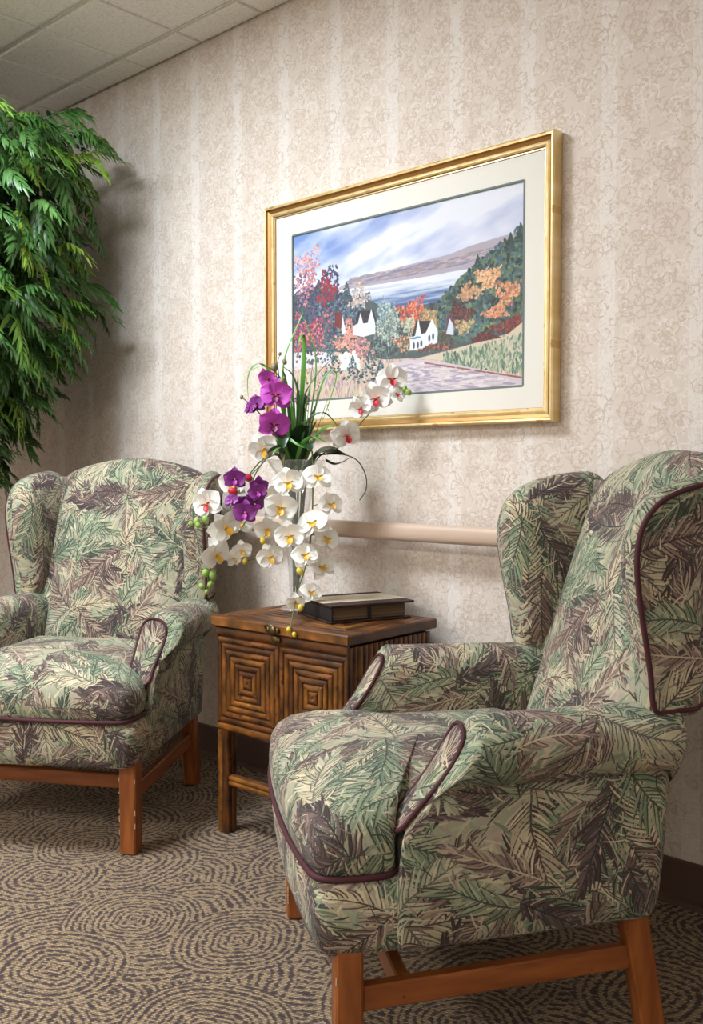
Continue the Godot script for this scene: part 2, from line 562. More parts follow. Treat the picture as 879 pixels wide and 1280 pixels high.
	clump(0.84, 0.69, 0.05, 0.04, 90, [c8(140, 168, 120), c8(104, 136, 104), c8(92, 124, 160)], 5)
	clump(0.95, 0.7, 0.06, 0.045, 150, [c8(136, 64, 62), c8(112, 54, 58), c8(160, 92, 80)], 6)
	clump(0.86, 0.74, 0.05, 0.035, 110, [c8(122, 60, 60), c8(98, 52, 56)], 6)
	clump(0.7, 0.72, 0.05, 0.04, 90, [c8(70, 88, 80), c8(120, 70, 66), c8(96, 116, 96)], 5)
	# rising meadow on the right, its green foot
	poly([Vector2(0.6, 0.815), Vector2(0.72, 0.79), Vector2(0.84, 0.76), Vector2(0.93, 0.75), Vector2(1, 0.68), Vector2(1, 0.94), Vector2(0.8, 0.86)], c8(222, 210, 184))
	for i in 420:
		var u := rng.randf_range(0.7, 1.0)
		dab(u, rng.randf_range(0.8, 0.86) + (u - 0.7) * 0.28 - rng.randf() * 0.1 * (u - 0.7), rng.randf_range(2, 4), rng.randf_range(6, 13), rng.randf_range(-0.6, 0.2), jitter([c8(120, 146, 128), c8(86, 112, 100), c8(172, 184, 158), c8(204, 204, 178)][rng.randi() % 4], 0.04))
	for i in 520:
		var u := 1.0 - 0.24 * pow(rng.randf(), 1.4)
		dab(u, lerpf(0.80, 0.75, (u - 0.76) / 0.24) + rng.randf() * 0.16 * (u - 0.6) / 0.4, rng.randf_range(1.5, 3.5), rng.randf_range(6, 12), rng.randf_range(-0.5, 0.5), jitter([c8(150, 168, 146), c8(116, 142, 124), c8(190, 196, 168), c8(212, 208, 182)][rng.randi() % 4], 0.04))
	# lane
	poly([Vector2(0.47, 0.825), Vector2(0.56, 0.815), Vector2(0.66, 0.83), Vector2(0.84, 0.9), Vector2(1, 0.955), Vector2(1, 1), Vector2(0.43, 1), Vector2(0.5, 0.92), Vector2(0.52, 0.87)], c8(214, 204, 208))
	for i in 420:
		var v := rng.randf_range(0.84, 1.0)
		var u := rng.randf_range(0.52 - maxf(0, v - 0.9) * 0.6, 0.62 + (v - 0.83) * 2.4)
		dab(u, v, rng.randf_range(8, 24), rng.randf_range(1, 3), rng.randf_range(-0.05, 0.2), jitter([c8(226, 216, 216), c8(196, 184, 196), c8(178, 168, 184), c8(232, 222, 214)][rng.randi() % 4], 0.03))
	for i in 90:
		var t := rng.randf()
		dab(0.62 + t * 0.38, 0.84 + t * 0.12, 8, 2, 0.25, jitter(c8(164, 112, 104), 0.05))
	# peach bushes and blue conifers in front on the left
	clump(0.27, 0.65, 0.07, 0.09, 200, [c8(236, 184, 160), c8(226, 160, 146), c8(206, 146, 140)], 6)
	clump(0.34, 0.73, 0.06, 0.08, 130, [c8(232, 176, 158), c8(214, 150, 146), c8(150, 130, 140)], 6)
	for i in 60:
		dab(rng.randf_range(0.24, 0.33), rng.randf_range(0.74, 0.83), 8, 6, rng.randf(), jitter(c8(244, 236, 230), 0.02))
	for p in [[0.2, 0.86, 0.05, 0.24], [0.3, 0.9, 0.05, 0.14], [0.38, 0.92, 0.06, 0.18], [0.17, 0.74, 0.03, 0.2], [0.24, 0.64, 0.02, 0.14], [0.43, 0.92, 0.04, 0.12]]:
		conifer(p[0], p[1], p[2], p[3], [c8(70, 98, 106), c8(94, 124, 128), c8(56, 80, 90), c8(120, 146, 146)])
	# houses
	poly([Vector2(0.215, 0.5), Vector2(0.245, 0.5), Vector2(0.25, 0.6), Vector2(0.212, 0.58)], c8(132, 50, 58))
	poly([Vector2(0.245, 0.6), Vector2(0.252, 0.52), Vector2(0.266, 0.62), Vector2(0.25, 0.63)], c8(236, 238, 244))
	poly([Vector2(0.315, 0.55), Vector2(0.33, 0.51), Vector2(0.4, 0.52), Vector2(0.41, 0.6), Vector2(0.32, 0.6)], c8(56, 50, 62))
	poly([Vector2(0.3, 0.64), Vector2(0.305, 0.59), Vector2(0.325, 0.58), Vector2(0.337, 0.52), Vector2(0.35, 0.585), Vector2(0.37, 0.585), Vector2(0.387, 0.51), Vector2(0.405, 0.59), Vector2(0.405, 0.65), Vector2(0.35, 0.66)], c8(228, 234, 246))
	poly([Vector2(0.565, 0.7), Vector2(0.585, 0.61), Vector2(0.645, 0.62), Vector2(0.64, 0.7)], c8(54, 48, 54))
	poly([Vector2(0.557, 0.765), Vector2(0.56, 0.695), Vector2(0.58, 0.69), Vector2(0.594, 0.6), Vector2(0.606, 0.685), Vector2(0.625, 0.68), Vector2(0.65, 0.61), Vector2(0.675, 0.68), Vector2(0.672, 0.74), Vector2(0.62, 0.765)], c8(234, 240, 248))
	for p in [[0.575, 0.74], [0.592, 0.74], [0.607, 0.735], [0.64, 0.71], [0.656, 0.705]]:
		dab(p[0], p[1], 4, 9, 0, c8(84, 92, 112))
	dab(0.582, 0.7, 20, 3, -0.05, c8(134, 158, 190))
	poly([Vector2(0.708, 0.69), Vector2(0.712, 0.6), Vector2(0.735, 0.6), Vector2(0.742, 0.67)], c8(112, 78, 86))
	poly([Vector2(0.708, 0.7), Vector2(0.722, 0.62), Vector2(0.738, 0.66), Vector2(0.737, 0.71)], c8(222, 226, 236))
	clump(0.66, 0.765, 0.07, 0.02, 70, [c8(120, 60, 58), c8(70, 80, 70), c8(196, 120, 100)], 5)
	# printing ink: a little more contrast than the mixed colours
	for i in cb.size():
		cb[i] = clampi(int((cb[i] - 150) * 1.22 + 146), 0, 255)
	return picture()

# ------------------------------------------------------------------ materials
func mat(col: Color, rough := 0.7, metal := 0.0, tex: Texture2D = null, scale := 1.0) -> StandardMaterial3D:
	var m := StandardMaterial3D.new()
	m.albedo_color = col
	m.roughness = rough
	m.metallic = metal
	if tex:
		m.albedo_texture = tex
		m.uv1_scale = Vector3(scale, scale, scale)
	return m

func relief(m: StandardMaterial3D, freq: float, strength: float, size := 256, seed_ := 1) -> void:
	var nt := NoiseTexture2D.new()
	nt.width = size
	nt.height = size
	nt.seamless = true
	nt.as_normal_map = true
	nt.bump_strength = strength
	var f := FastNoiseLite.new()
	f.seed = seed_
	f.frequency = freq
	nt.noise = f
	m.normal_enabled = true
	m.normal_texture = nt

func leafy(col: Color, through := 0.25, rough := 0.5) -> StandardMaterial3D:
	var m := mat(col, rough)
	m.cull_mode = BaseMaterial3D.CULL_DISABLED
	if through > 0.0:
		m.backlight_enabled = true
		m.backlight = Color(col.r * through, col.g * through, col.b * through)
	return m

func make_materials() -> void:
	M.wallpaper = mat(Color.WHITE, 0.85, 0.0, wallpaper_texture(), 1.0 / 0.914)
	M.wallpaper.uv1_triplanar = true
	M.wallpaper.uv1_world_triplanar = true
	M.wallpaper.uv1_offset = Vector3(0.2228, 0, 0)
	M.plain_wall = mat(c8(226, 220, 212), 0.9)
	M.carpet = mat(Color.WHITE, 1.0, 0.0, carpet_texture(), 1.0 / 1.25)
	M.carpet.uv1_triplanar = true
	M.carpet.uv1_world_triplanar = true
	M.tile = mat(Color.WHITE, 0.95, 0.0, grain_texture(256, 256, c8(240, 237, 230), c8(226, 222, 214), 3, 0.8, 260, c8(206, 200, 190)), 4.0)
	M.tile.uv1_triplanar = true
	M.grid_bar = mat(c8(232, 228, 220), 0.7)
	M.fabric = mat(Color.WHITE, 0.92, 0.0, fabric_texture(), 1.0 / 0.58)
	relief(M.fabric, 0.4, 0.25, 256, 8)
	M.fabric.rim_enabled = true
	M.fabric.rim = 0.15
	M.welt = mat(c8(70, 27, 35), 0.8)
	M.wood = mat(Color.WHITE, 0.38, 0.0, grain_texture(512, 256, c8(158, 92, 42), c8(126, 68, 30), 9, 0.05, 40, c8(96, 48, 24)), 2.2)
	M.wear = mat(c8(206, 182, 150), 0.8)
	M.bamboo = []
	for i in 5:
		var hue: Color = [c8(146, 90, 34), c8(120, 70, 28), c8(158, 100, 38), c8(100, 56, 24), c8(132, 78, 32)][i]
		M.bamboo.append(mat(Color.WHITE, 0.34, 0.0, grain_texture(256, 64, hue, hue.darkened(0.5), 40 + i, 0.12, 40, c8(52, 28, 14)), 4.0))
	M.chest_dark = mat(c8(46, 27, 16), 0.6)
	M.brass = mat(c8(104, 88, 58), 0.35, 0.8)
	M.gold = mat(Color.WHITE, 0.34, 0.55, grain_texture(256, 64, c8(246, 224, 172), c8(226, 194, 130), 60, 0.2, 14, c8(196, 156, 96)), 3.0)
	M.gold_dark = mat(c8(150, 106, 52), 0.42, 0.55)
	M.board = mat(c8(226, 223, 212), 0.9)
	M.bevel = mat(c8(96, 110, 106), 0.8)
	M.print_ = mat(c8(226, 226, 230), 0.8, 0.0, print_texture(), 1.0)
	M.print_.texture_repeat = false
	M.glass = mat(Color(1, 1, 1, 0.015), 0.03)
	M.glass.metallic_specular = 0.3
	M.glass.transparency = BaseMaterial3D.TRANSPARENCY_ALPHA
	M.vase = mat(Color(0.95, 0.98, 0.97, 0.10), 0.03)
	M.vase.transparency = BaseMaterial3D.TRANSPARENCY_ALPHA
	M.vase.cull_mode = BaseMaterial3D.CULL_DISABLED
	M.rail = mat(c8(196, 172, 152), 0.45)
	M.base = mat(c8(84, 60, 50), 0.55)
	M.cover = mat(c8(48, 30, 28), 0.55)
	relief(M.cover, 0.2, 1.2, 128, 5)
	M.spine = mat(c8(26, 24, 26), 0.5)
	M.linen = mat(Color.WHITE, 0.9, 0.0, grain_texture(256, 128, c8(206, 194, 170), c8(180, 166, 142), 71, 0.1, 60, c8(150, 134, 112)), 5.0)
	M.pages = mat(Color.WHITE, 0.9, 0.0, grain_texture(256, 256, c8(128, 106, 78), c8(84, 66, 48), 72, 0.01), 6.0)
	M.pages.uv1_triplanar = true
	M.white_petal = leafy(c8(250, 249, 243), 0.4)
	M.cream_petal = leafy(c8(240, 234, 212), 0.35)
	M.magenta = leafy(c8(184, 66, 176), 0.35)
	M.purple = leafy(c8(134, 50, 138), 0.3)
	M.lip_yellow = leafy(c8(236, 186, 58), 0.2)
	M.lip_red = leafy(c8(186, 34, 52), 0.2)
	M.lip_plum = leafy(c8(110, 26, 84), 0.2)
	M.lip_orange = leafy(c8(232, 140, 40), 0.2)
	M.bud_green = leafy(c8(142, 176, 84), 0.1)
	M.bud_yellow = leafy(c8(222, 200, 66), 0.1)
	M.bud_brown = leafy(c8(128, 120, 92), 0.1)
	M.stem = mat(c8(92, 104, 50), 0.6)
	M.stem_dark = mat(c8(52, 58, 34), 0.6)
	M.twig = mat(c8(74, 64, 42), 0.8)
	M.blade = leafy(c8(84, 146, 52), 0.3, 0.4)
	M.blade_dark = leafy(c8(44, 88, 38), 0.2, 0.4)
	M.leaf_dark = leafy(c8(34, 62, 30), 0.1, 0.35)
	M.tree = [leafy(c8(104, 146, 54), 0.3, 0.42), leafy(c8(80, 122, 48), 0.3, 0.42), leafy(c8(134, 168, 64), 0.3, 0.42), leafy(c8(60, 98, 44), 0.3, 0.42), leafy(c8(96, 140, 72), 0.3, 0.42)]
	M.bark = mat(Color.WHITE, 0.9, 0.0, grain_texture(128, 128, c8(128, 104, 78), c8(84, 66, 48), 81, 0.2), 4.0)
	M.pot = mat(c8(112, 78, 58), 0.7)
	M.soil = mat(c8(58, 46, 36), 1.0)
	M.diffuser = mat(c8(250, 248, 240), 0.6)
	M.diffuser.emission_enabled = true
	M.diffuser.emission = c8(247, 250, 255)
	M.diffuser.emission_energy_multiplier = 1.5
	M.fitting = mat(c8(226, 222, 212), 0.5)

# ------------------------------------------------------------------ lamps
func troffer(x0: float, z0: float, wide: int, deep: int, energy: float, tint: Color, label: String) -> void:
	var w := TILE * wide
	var d := TILE * deep
	var t := thing("ceiling_light", label, "ceiling light", Vector3(x0 + w / 2.0, CEIL, z0 + d / 2.0), 0.0, "fluorescent panels in the tiled ceiling")
	for s in [-1, 1]:
		part("frame", box(Vector3(w, 0.02, 0.025), 0.002), M.fitting, t, at(0, 0.002, s * (d / 2.0 - 0.0125)))
		part("frame", box(Vector3(0.025, 0.02, d - 0.05), 0.002), M.fitting, t, at(s * (w / 2.0 - 0.0125), 0.002, 0))
	part("lamp_diffuser", box(Vector3(w - 0.05, 0.008, d - 0.05), 0.001), M.diffuser, t, at(0, 0.004, 0))
	var l := AreaLight3D.new()
	l.name = "panel_glow"
	l.area_size = Vector2(w - 0.06, d - 0.06)
	l.area_normalize_energy = true
	l.light_energy = energy
	l.light_color = tint
	l.area_range = 12.0
	l.area_attenuation = 2.0
	l.shadow_enabled = true
	t.add_child(l)
	l.rotation_degrees.x = -90
	l.position.y = -0.012

# ------------------------------------------------------------------ the room
func build_room() -> void:
	var T := 0.12
	var wl := ROOM_R - ROOM_L
	struct("wall_back", box(Vector3(wl + T * 2, CEIL + 0.2, T), 0.001), M.wallpaper, at((ROOM_L + ROOM_R) / 2, CEIL / 2, -T / 2))
	struct("wall_left", box(Vector3(T, CEIL + 0.2, ROOM_F), 0.001), M.wallpaper, at(ROOM_L - T / 2, CEIL / 2, ROOM_F / 2))
	struct("wall_right", box(Vector3(T, CEIL + 0.2, ROOM_F), 0.001), M.plain_wall, at(ROOM_R + T / 2, CEIL / 2, ROOM_F / 2))
	struct("wall_front", box(Vector3(wl + T * 2, CEIL + 0.2, T), 0.001), M.plain_wall, at((ROOM_L + ROOM_R) / 2, CEIL / 2, ROOM_F + T / 2))
	struct("floor", box(Vector3(wl + T * 2, 0.1, ROOM_F + T * 2), 0.001), M.carpet, at((ROOM_L + ROOM_R) / 2, -0.05, ROOM_F / 2))
	# baseboards with a toe
	var bb := func(length: float) -> ArrayMesh:
		var st := begin()
		st.set_smooth_group(-1)
		var prof := [Vector2(0.0, 0.0), Vector2(0.022, 0.0), Vector2(0.02, 0.012), Vector2(0.009, 0.017), Vector2(0.007, 0.1), Vector2(0.004, 0.104), Vector2(0.0, 0.104)]
		for i in prof.size():
			var a: Vector2 = prof[i]
			var b: Vector2 = prof[(i + 1) % prof.size()]
			var h := length / 2.0
			tri_out(st, Vector3(-h, a.y, a.x), Vector3(h, a.y, a.x), Vector3(h, b.y, b.x), Vector3(0, 0.05, 0.004))
			tri_out(st, Vector3(-h, a.y, a.x), Vector3(h, b.y, b.x), Vector3(-h, b.y, b.x), Vector3(0, 0.05, 0.004))
		return done(st)
	struct("baseboard_back", bb.call(wl), M.base, at((ROOM_L + ROOM_R) / 2, 0, 0))
	struct("baseboard_left", bb.call(ROOM_F), M.base, Transform3D(Basis(Vector3.UP, PI / 2), Vector3(ROOM_L, 0, ROOM_F / 2)))
	# ceiling: slab, grid bars and lay-in tiles
	var c := struct("ceiling", box(Vector3(wl + T * 2, 0.1, ROOM_F + T * 2), 0.001), M.plain_wall, at((ROOM_L + ROOM_R) / 2, CEIL + 0.075, ROOM_F / 2))
	var o := c.position
	var xs := []
	var zs := [0.0]
	var i := -5
	while TX + i * TILE < ROOM_L:
		i += 1
	xs.append(ROOM_L)
	while TX + i * TILE < ROOM_R:
		xs.append(TX + i * TILE)
		i += 1
	xs.append(ROOM_R)
	var j := 0
	while TZ + j * TILE < ROOM_F:
		zs.append(TZ + j * TILE)
		j += 1
	zs.append(ROOM_F)
	for z in zs:
		part("grid_bar", box(Vector3(wl, 0.006, 0.014), 0.001), M.grid_bar, c, at(0, CEIL + 0.014 - o.y, z - o.z))
	for x in xs:
		part("grid_bar", box(Vector3(0.014, 0.006, ROOM_F), 0.001), M.grid_bar, c, at(x - o.x, CEIL + 0.0145 - o.y, 0))
	var lamps := [Rect2(TX + TILE, TZ + 3 * TILE, 2 * TILE, 2 * TILE), Rect2(TX, TZ + 11 * TILE, 4 * TILE, 2 * TILE), Rect2(TX + 8 * TILE, TZ + 11 * TILE, 4 * TILE, 2 * TILE)]
	for a in xs.size() - 1:
		for b in zs.size() - 1:
			var w: float = xs[a + 1] - xs[a]
			var d: float = zs[b + 1] - zs[b]
			var mid := Vector2((xs[a] + xs[a + 1]) / 2, (zs[b] + zs[b + 1]) / 2)
			if w < 0.03 or d < 0.03 or lamps.any(func(r): return r.has_point(mid)):
				continue
			part("ceiling_tile", tile_mesh(w, d), M.tile, c, at(mid.x - o.x, CEIL - o.y, mid.y - o.z))

# a lay-in tile whose field hangs below the bars, stepped on the sides that run along the papered wall
func tile_mesh(w: float, d: float) -> ArrayMesh:
	var key := "tile%.3f_%.3f" % [w, d]
	if cache.has(key):
		return cache[key]
	var st := begin()
	st.set_smooth_group(-1)
	var rings := [[0.004, 0.005, 0.024], [0.004, 0.005, 0.009], [0.008, 0.016, 0.009], [0.008, 0.016, 0.0015], [0.0095, 0.0175, 0.0]]
	var mid := Vector3(0, 0.03, 0)
	for r in rings.size() - 1:
		var p := []
		for e in [rings[r], rings[r + 1]]:
			for s in [[-1, -1], [1, -1], [1, 1], [-1, 1]]:
				p.append(Vector3(s[0] * (w / 2 - e[0]), e[2], s[1] * (d / 2 - e[1])))
		for k in 4:
			tri_out(st, p[k], p[(k + 1) % 4], p[4 + (k + 1) % 4], mid)
			tri_out(st, p[k], p[4 + (k + 1) % 4], p[4 + k], mid)
	var l: Array = rings[-1]
	var q := [Vector3(-(w / 2 - l[0]), 0, -(d / 2 - l[1])), Vector3(w / 2 - l[0], 0, -(d / 2 - l[1])), Vector3(w / 2 - l[0], 0, d / 2 - l[1]), Vector3(-(w / 2 - l[0]), 0, d / 2 - l[1])]
	tri_out(st, q[0], q[1], q[2], mid)
	tri_out(st, q[0], q[2], q[3], mid)
	cache[key] = done(st)
	return cache[key]

func build_handrail() -> void:
	var x0 := -2.47
	var x1 := 1.2
	var t := thing("handrail", "beige vinyl handrail running along the papered wall behind the orchids", "handrail", Vector3((x0 + x1) / 2, 0.842, 0))
	var st := begin()
	st.set_smooth_group(0)
	var rows := []
	for x in [x0 - (x0 + x1) / 2, x1 - (x0 + x1) / 2]:
		var row := PackedVector3Array()
		for k in 20:
			var a := TAU * k / 20.0
			var e := Vector2(signf(cos(a)) * pow(absf(cos(a)), 0.75), signf(sin(a)) * pow(absf(sin(a)), 0.75))
			row.append(Vector3(x, e.y * 0.0255, 0.068 + e.x * 0.021))
		rows.append(row)
	grid(st, rows, [], true)
	part("rail", done(st), M.rail, t)
	var half := (x1 - x0) / 2
	for s in [-1, 1]:
		st = begin()
		add_tube(st, smooth_path([Vector3(s * half, 0, 0.068), Vector3(s * (half + 0.025), 0, 0.060), Vector3(s * (half + 0.036), 0, 0.036), Vector3(s * (half + 0.036), 0, 0.0)]), 0.0245, 0.0245, 12)
		part("end_return", done(st), M.rail, t)
	for x in [-half + 0.35, 0.1, half - 0.4]:
		part("bracket", box(Vector3(0.05, 0.03, 0.05), 0.004), M.rail, t, at(x, -0.006, 0.0255))

# ------------------------------------------------------------------ framed print
func build_print() -> void:
	var X1 := -2.336
	var X2 := -1.2646
	var Y1 := 1.1395
	var Y2 := 1.8615
	var c := Vector3((X1 + X2) / 2, Y1, 0.001)
	var w := X2 - X1
	var h := Y2 - Y1
	var t := thing("framed_print", "large gold-framed landscape print of cottages above a lake", "picture", c)
	# moulding: profile across the frame width (0 outer edge .. 0.04 inner), height off the wall
	var prof := [Vector2(0.0, 0.0), Vector2(0.0, 0.036), Vector2(0.004, 0.039), Vector2(0.009, 0.038), Vector2(0.011, 0.031), Vector2(0.02, 0.027), Vector2(0.024, 0.029), Vector2(0.028, 0.03), Vector2(0.032, 0.027), Vector2(0.0335, 0.022), Vector2(0.0365, 0.022), Vector2(0.038, 0.017), Vector2(0.041, 0.016)]
	for side in 4:
		for band in 2:
			var st := begin()
			st.set_smooth_group(-1)
			var length: float = w if side % 2 == 0 else h
			for k in prof.size() - 1:
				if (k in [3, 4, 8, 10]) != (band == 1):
					continue
				var a: Vector2 = prof[k]
				var b: Vector2 = prof[k + 1]
				var l := length / 2
				var p := [Vector3(-l + a.x, -a.x, a.y), Vector3(l - a.x, -a.x, a.y), Vector3(l - b.x, -b.x, b.y), Vector3(-l + b.x, -b.x, b.y)]
				var u := [Vector2(p[0].x, a.x * 2), Vector2(p[1].x, a.x * 2), Vector2(p[2].x, b.x * 2), Vector2(p[3].x, b.x * 2)]
				var inside := Vector3(0, -0.02, -0.05)
				tri_out(st, p[0], p[1], p[2], inside, u[0], u[1], u[2])
				tri_out(st, p[0], p[2], p[3], inside, u[0], u[2], u[3])
			var rot := Basis(Vector3(0, 0, 1), -PI / 2 * side)
			var pos: Vector3 = [Vector3(0, h, 0), Vector3(w / 2, h / 2, 0), Vector3(0, 0, 0), Vector3(-w / 2, h / 2, 0)][side]
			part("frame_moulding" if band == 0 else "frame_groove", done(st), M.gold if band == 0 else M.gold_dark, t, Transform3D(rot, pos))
	part("backing", box(Vector3(w - 0.03, h - 0.03, 0.012), 0.001), M.chest_dark, t, at(0, h / 2, 0.006))
	# mount with a bevelled window
	var wx := Vector2(-2.225 - c.x, -1.364 - c.x)
	var wy := Vector2(1.235 - Y1, 1.76 - Y1)
	var st2 := begin()
	st2.set_smooth_group(-1)
	var ex := w / 2 - 0.034
	var ey := Vector2(0.034, h - 0.034)
	var o4 := [Vector3(-ex, ey.x, 0.018), Vector3(ex, ey.x, 0.018), Vector3(ex, ey.y, 0.018), Vector3(-ex, ey.y, 0.018)]
	var i4 := [Vector3(wx.x, wy.x, 0.018), Vector3(wx.y, wy.x, 0.018), Vector3(wx.y, wy.y, 0.018), Vector3(wx.x, wy.y, 0.018)]
	for k in 4:
		tri_out(st2, o4[k], o4[(k + 1) % 4], i4[(k + 1) % 4], Vector3(0, 0.3, -1))
		tri_out(st2, o4[k], i4[(k + 1) % 4], i4[k], Vector3(0, 0.3, -1))
	part("mount_board", done(st2), M.board, t, Transform3D.IDENTITY, "cream mount board")
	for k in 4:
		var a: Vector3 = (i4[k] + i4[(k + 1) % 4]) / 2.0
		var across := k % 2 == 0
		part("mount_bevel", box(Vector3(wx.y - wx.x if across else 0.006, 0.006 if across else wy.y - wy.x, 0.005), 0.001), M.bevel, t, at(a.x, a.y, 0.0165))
	var q := QuadMesh.new()
	q.size = Vector2(wx.y - wx.x, wy.y - wy.x)
	part("landscape_print", q, M.print_, t, at((wx.x + wx.y) / 2, (wy.x + wy.y) / 2, 0.0145), "painted landscape of autumn trees, white cottages and a blue lake")
	part("glass_pane", box(Vector3(w - 0.07, h - 0.07, 0.001), 0.0002), M.glass, t, at(0, h / 2, 0.0205))

# ------------------------------------------------------------------ wing chairs
func lerp_table(tab: Array, k: float) -> float:
	if k <= tab[0].x:
		return tab[0].y
	for i in tab.size() - 1:
		if k <= tab[i + 1].x:
			return lerpf(tab[i].y, tab[i + 1].y, (k - tab[i].x) / (tab[i + 1].x - tab[i].x))
	return tab[-1].y

func arm_front(y: float) -> float:
	return lerp_table([Vector2(0.24, 0.184), Vector2(0.40, 0.184), Vector2(0.43, 0.172), Vector2(0.46, 0.146), Vector2(0.50, 0.112), Vector2(0.54, 0.085), Vector2(0.58, 0.064), Vector2(0.63, 0.05)], y)

func arm_back(y: float) -> float:
	return lerp_table([Vector2(0.24, -0.262), Vector2(0.35, -0.274), Vector2(0.53, -0.287), Vector2(0.62, -0.305)], y)

func back_z(y: float) -> float:
	return -0.244 - 0.34 * (y - 0.45)

func chair_meshes() -> Dictionary:
	var D := {}
	# seat base: rounded block, slightly bowed front
	var st := begin()
	var base_line := smooth_outline([Vector2(-0.30, -0.275), Vector2(-0.15, -0.28), Vector2(0, -0.28), Vector2(0.15, -0.28), Vector2(0.30, -0.275), Vector2(0.318, -0.15), Vector2(0.334, 0.05), Vector2(0.343, 0.2), Vector2(0.345, 0.285), Vector2(0.335, 0.318), Vector2(0.30, 0.328), Vector2(0.15, 0.338), Vector2(0, 0.342), Vector2(-0.15, 0.338), Vector2(-0.30, 0.328), Vector2(-0.335, 0.318), Vector2(-0.345, 0.285), Vector2(-0.343, 0.2), Vector2(-0.334, 0.05), Vector2(-0.318, -0.15)], 3)
	var rows := []
	for p in [Vector2(0.0, 0.236), Vector2(0.9, 0.236), Vector2(0.985, 0.24), Vector2(1.0, 0.26), Vector2(1.012, 0.3), Vector2(1.006, 0.335), Vector2(0.98, 0.356), Vector2(0.9, 0.362), Vector2(0.0, 0.362)]:
		var row := PackedVector3Array()
		for q in base_line:
			row.append(Vector3(q.x * p.x, p.y, q.y * p.x))
		rows.append(row)
	st.set_smooth_group(0)
	grid(st, rows, [], true, false, Vector2(0.13, 0.31))
	D.base = done(st)
	# T cushion
	var tl := smooth_outline([Vector2(-0.25, -0.235), Vector2(0, -0.245), Vector2(0.25, -0.235), Vector2(0.265, -0.2), Vector2(0.266, 0.0), Vector2(0.268, 0.14), Vector2(0.285, 0.186), Vector2(0.32, 0.194), Vector2(0.337, 0.215), Vector2(0.34, 0.27), Vector2(0.332, 0.312), Vector2(0.295, 0.334), Vector2(0.15, 0.35), Vector2(0, 0.354), Vector2(-0.15, 0.35), Vector2(-0.295, 0.334), Vector2(-0.332, 0.312), Vector2(-0.34, 0.27), Vector2(-0.337, 0.215), Vector2(-0.32, 0.194), Vector2(-0.285, 0.186), Vector2(-0.268, 0.14), Vector2(-0.266, 0.0), Vector2(-0.265, -0.2)], 4)
	st = begin()
	pillow(st, tl, Vector2(0, 0.06), [Vector2(0, 0.512), Vector2(0.2, 0.511), Vector2(0.4, 0.506), Vector2(0.6, 0.497), Vector2(0.75, 0.487), Vector2(0.87, 0.472), Vector2(0.95, 0.452), Vector2(0.99, 0.428), Vector2(1.0, 0.4), Vector2(0.99, 0.375), Vector2(0.97, 0.362), Vector2(0.9, 0.356), Vector2(0.0, 0.356)], func(a: float, b: float, h: float) -> Vector3: return Vector3(a, h, b), Vector2(0.3, 0.2), 0.4)
	D.cushion = done(st)
	st = begin()
	var wl := PackedVector3Array()
	for k in tl.size():
		if tl[k].y > 0.15:
			wl.append(Vector3(tl[k].x * 0.992, 0.362, 0.06 + (tl[k].y - 0.06) * 0.992))
	add_tube(st, wl, 0.0055, 0.0055, 6)
	D.cushion_welt = done(st)
	# back pad
	var bl := smooth_outline([Vector2(0, 0.40), Vector2(0.13, 0.40), Vector2(0.22, 0.405), Vector2(0.237, 0.43), Vector2(0.243, 0.55), Vector2(0.25, 0.72), Vector2(0.257, 0.88), Vector2(0.258, 0.965), Vector2(0.248, 1.0), Vector2(0.2, 1.025), Vector2(0.1, 1.05), Vector2(0, 1.058), Vector2(-0.1, 1.05), Vector2(-0.2, 1.025), Vector2(-0.248, 1.0), Vector2(-0.258, 0.965), Vector2(-0.257, 0.88), Vector2(-0.25, 0.72), Vector2(-0.243, 0.55), Vector2(-0.237, 0.43), Vector2(-0.22, 0.405), Vector2(-0.13, 0.40)], 4)
	st = begin()
	pillow(st, bl, Vector2(0, 0.72), [Vector2(0, 0.046), Vector2(0.2, 0.045), Vector2(0.4, 0.042), Vector2(0.6, 0.036), Vector2(0.78, 0.026), Vector2(0.9, 0.014), Vector2(0.97, -0.002), Vector2(1.0, -0.024), Vector2(0.995, -0.045), Vector2(0.96, -0.058), Vector2(0.85, -0.062), Vector2(0, -0.062)], func(a: float, b: float, h: float) -> Vector3: return Vector3(a, b, back_z(b) + h), Vector2(0.05, 0.4), 0.2)
	D.backrest = done(st)
	# outer back, raked like the pad
	st = begin()
	rows = []
	for y in [0.24, 0.26, 0.36, 0.5, 0.62, 0.75, 0.88, 0.97, 0.995]:
		var zr := lerp_table([Vector2(0.24, -0.268), Vector2(0.45, -0.31), Vector2(0.6, -0.352), Vector2(0.84, -0.425), Vector2(1.0, -0.48)], y)
		var k := 0.96 if y in [0.24, 0.995] else 1.0
		var row := PackedVector3Array()
		for q in [Vector2(-0.3, 0.1), Vector2(-0.308, 0.04), Vector2(-0.295, 0.014), Vector2(-0.26, 0.0), Vector2(-0.13, -0.006), Vector2(0, -0.008), Vector2(0.13, -0.006), Vector2(0.26, 0.0), Vector2(0.295, 0.014), Vector2(0.308, 0.04), Vector2(0.3, 0.1), Vector2(0.15, 0.1), Vector2(0, 0.1), Vector2(-0.15, 0.1)]:
			row.append(Vector3(q.x * k, y, zr + (q.y if q.y < 0.09 else 0.06)))
		rows.append(row)
	st.set_smooth_group(0)
	grid(st, rows, [], true, true, Vector2(0.4, 0.1))
	D.outer_back = done(st)
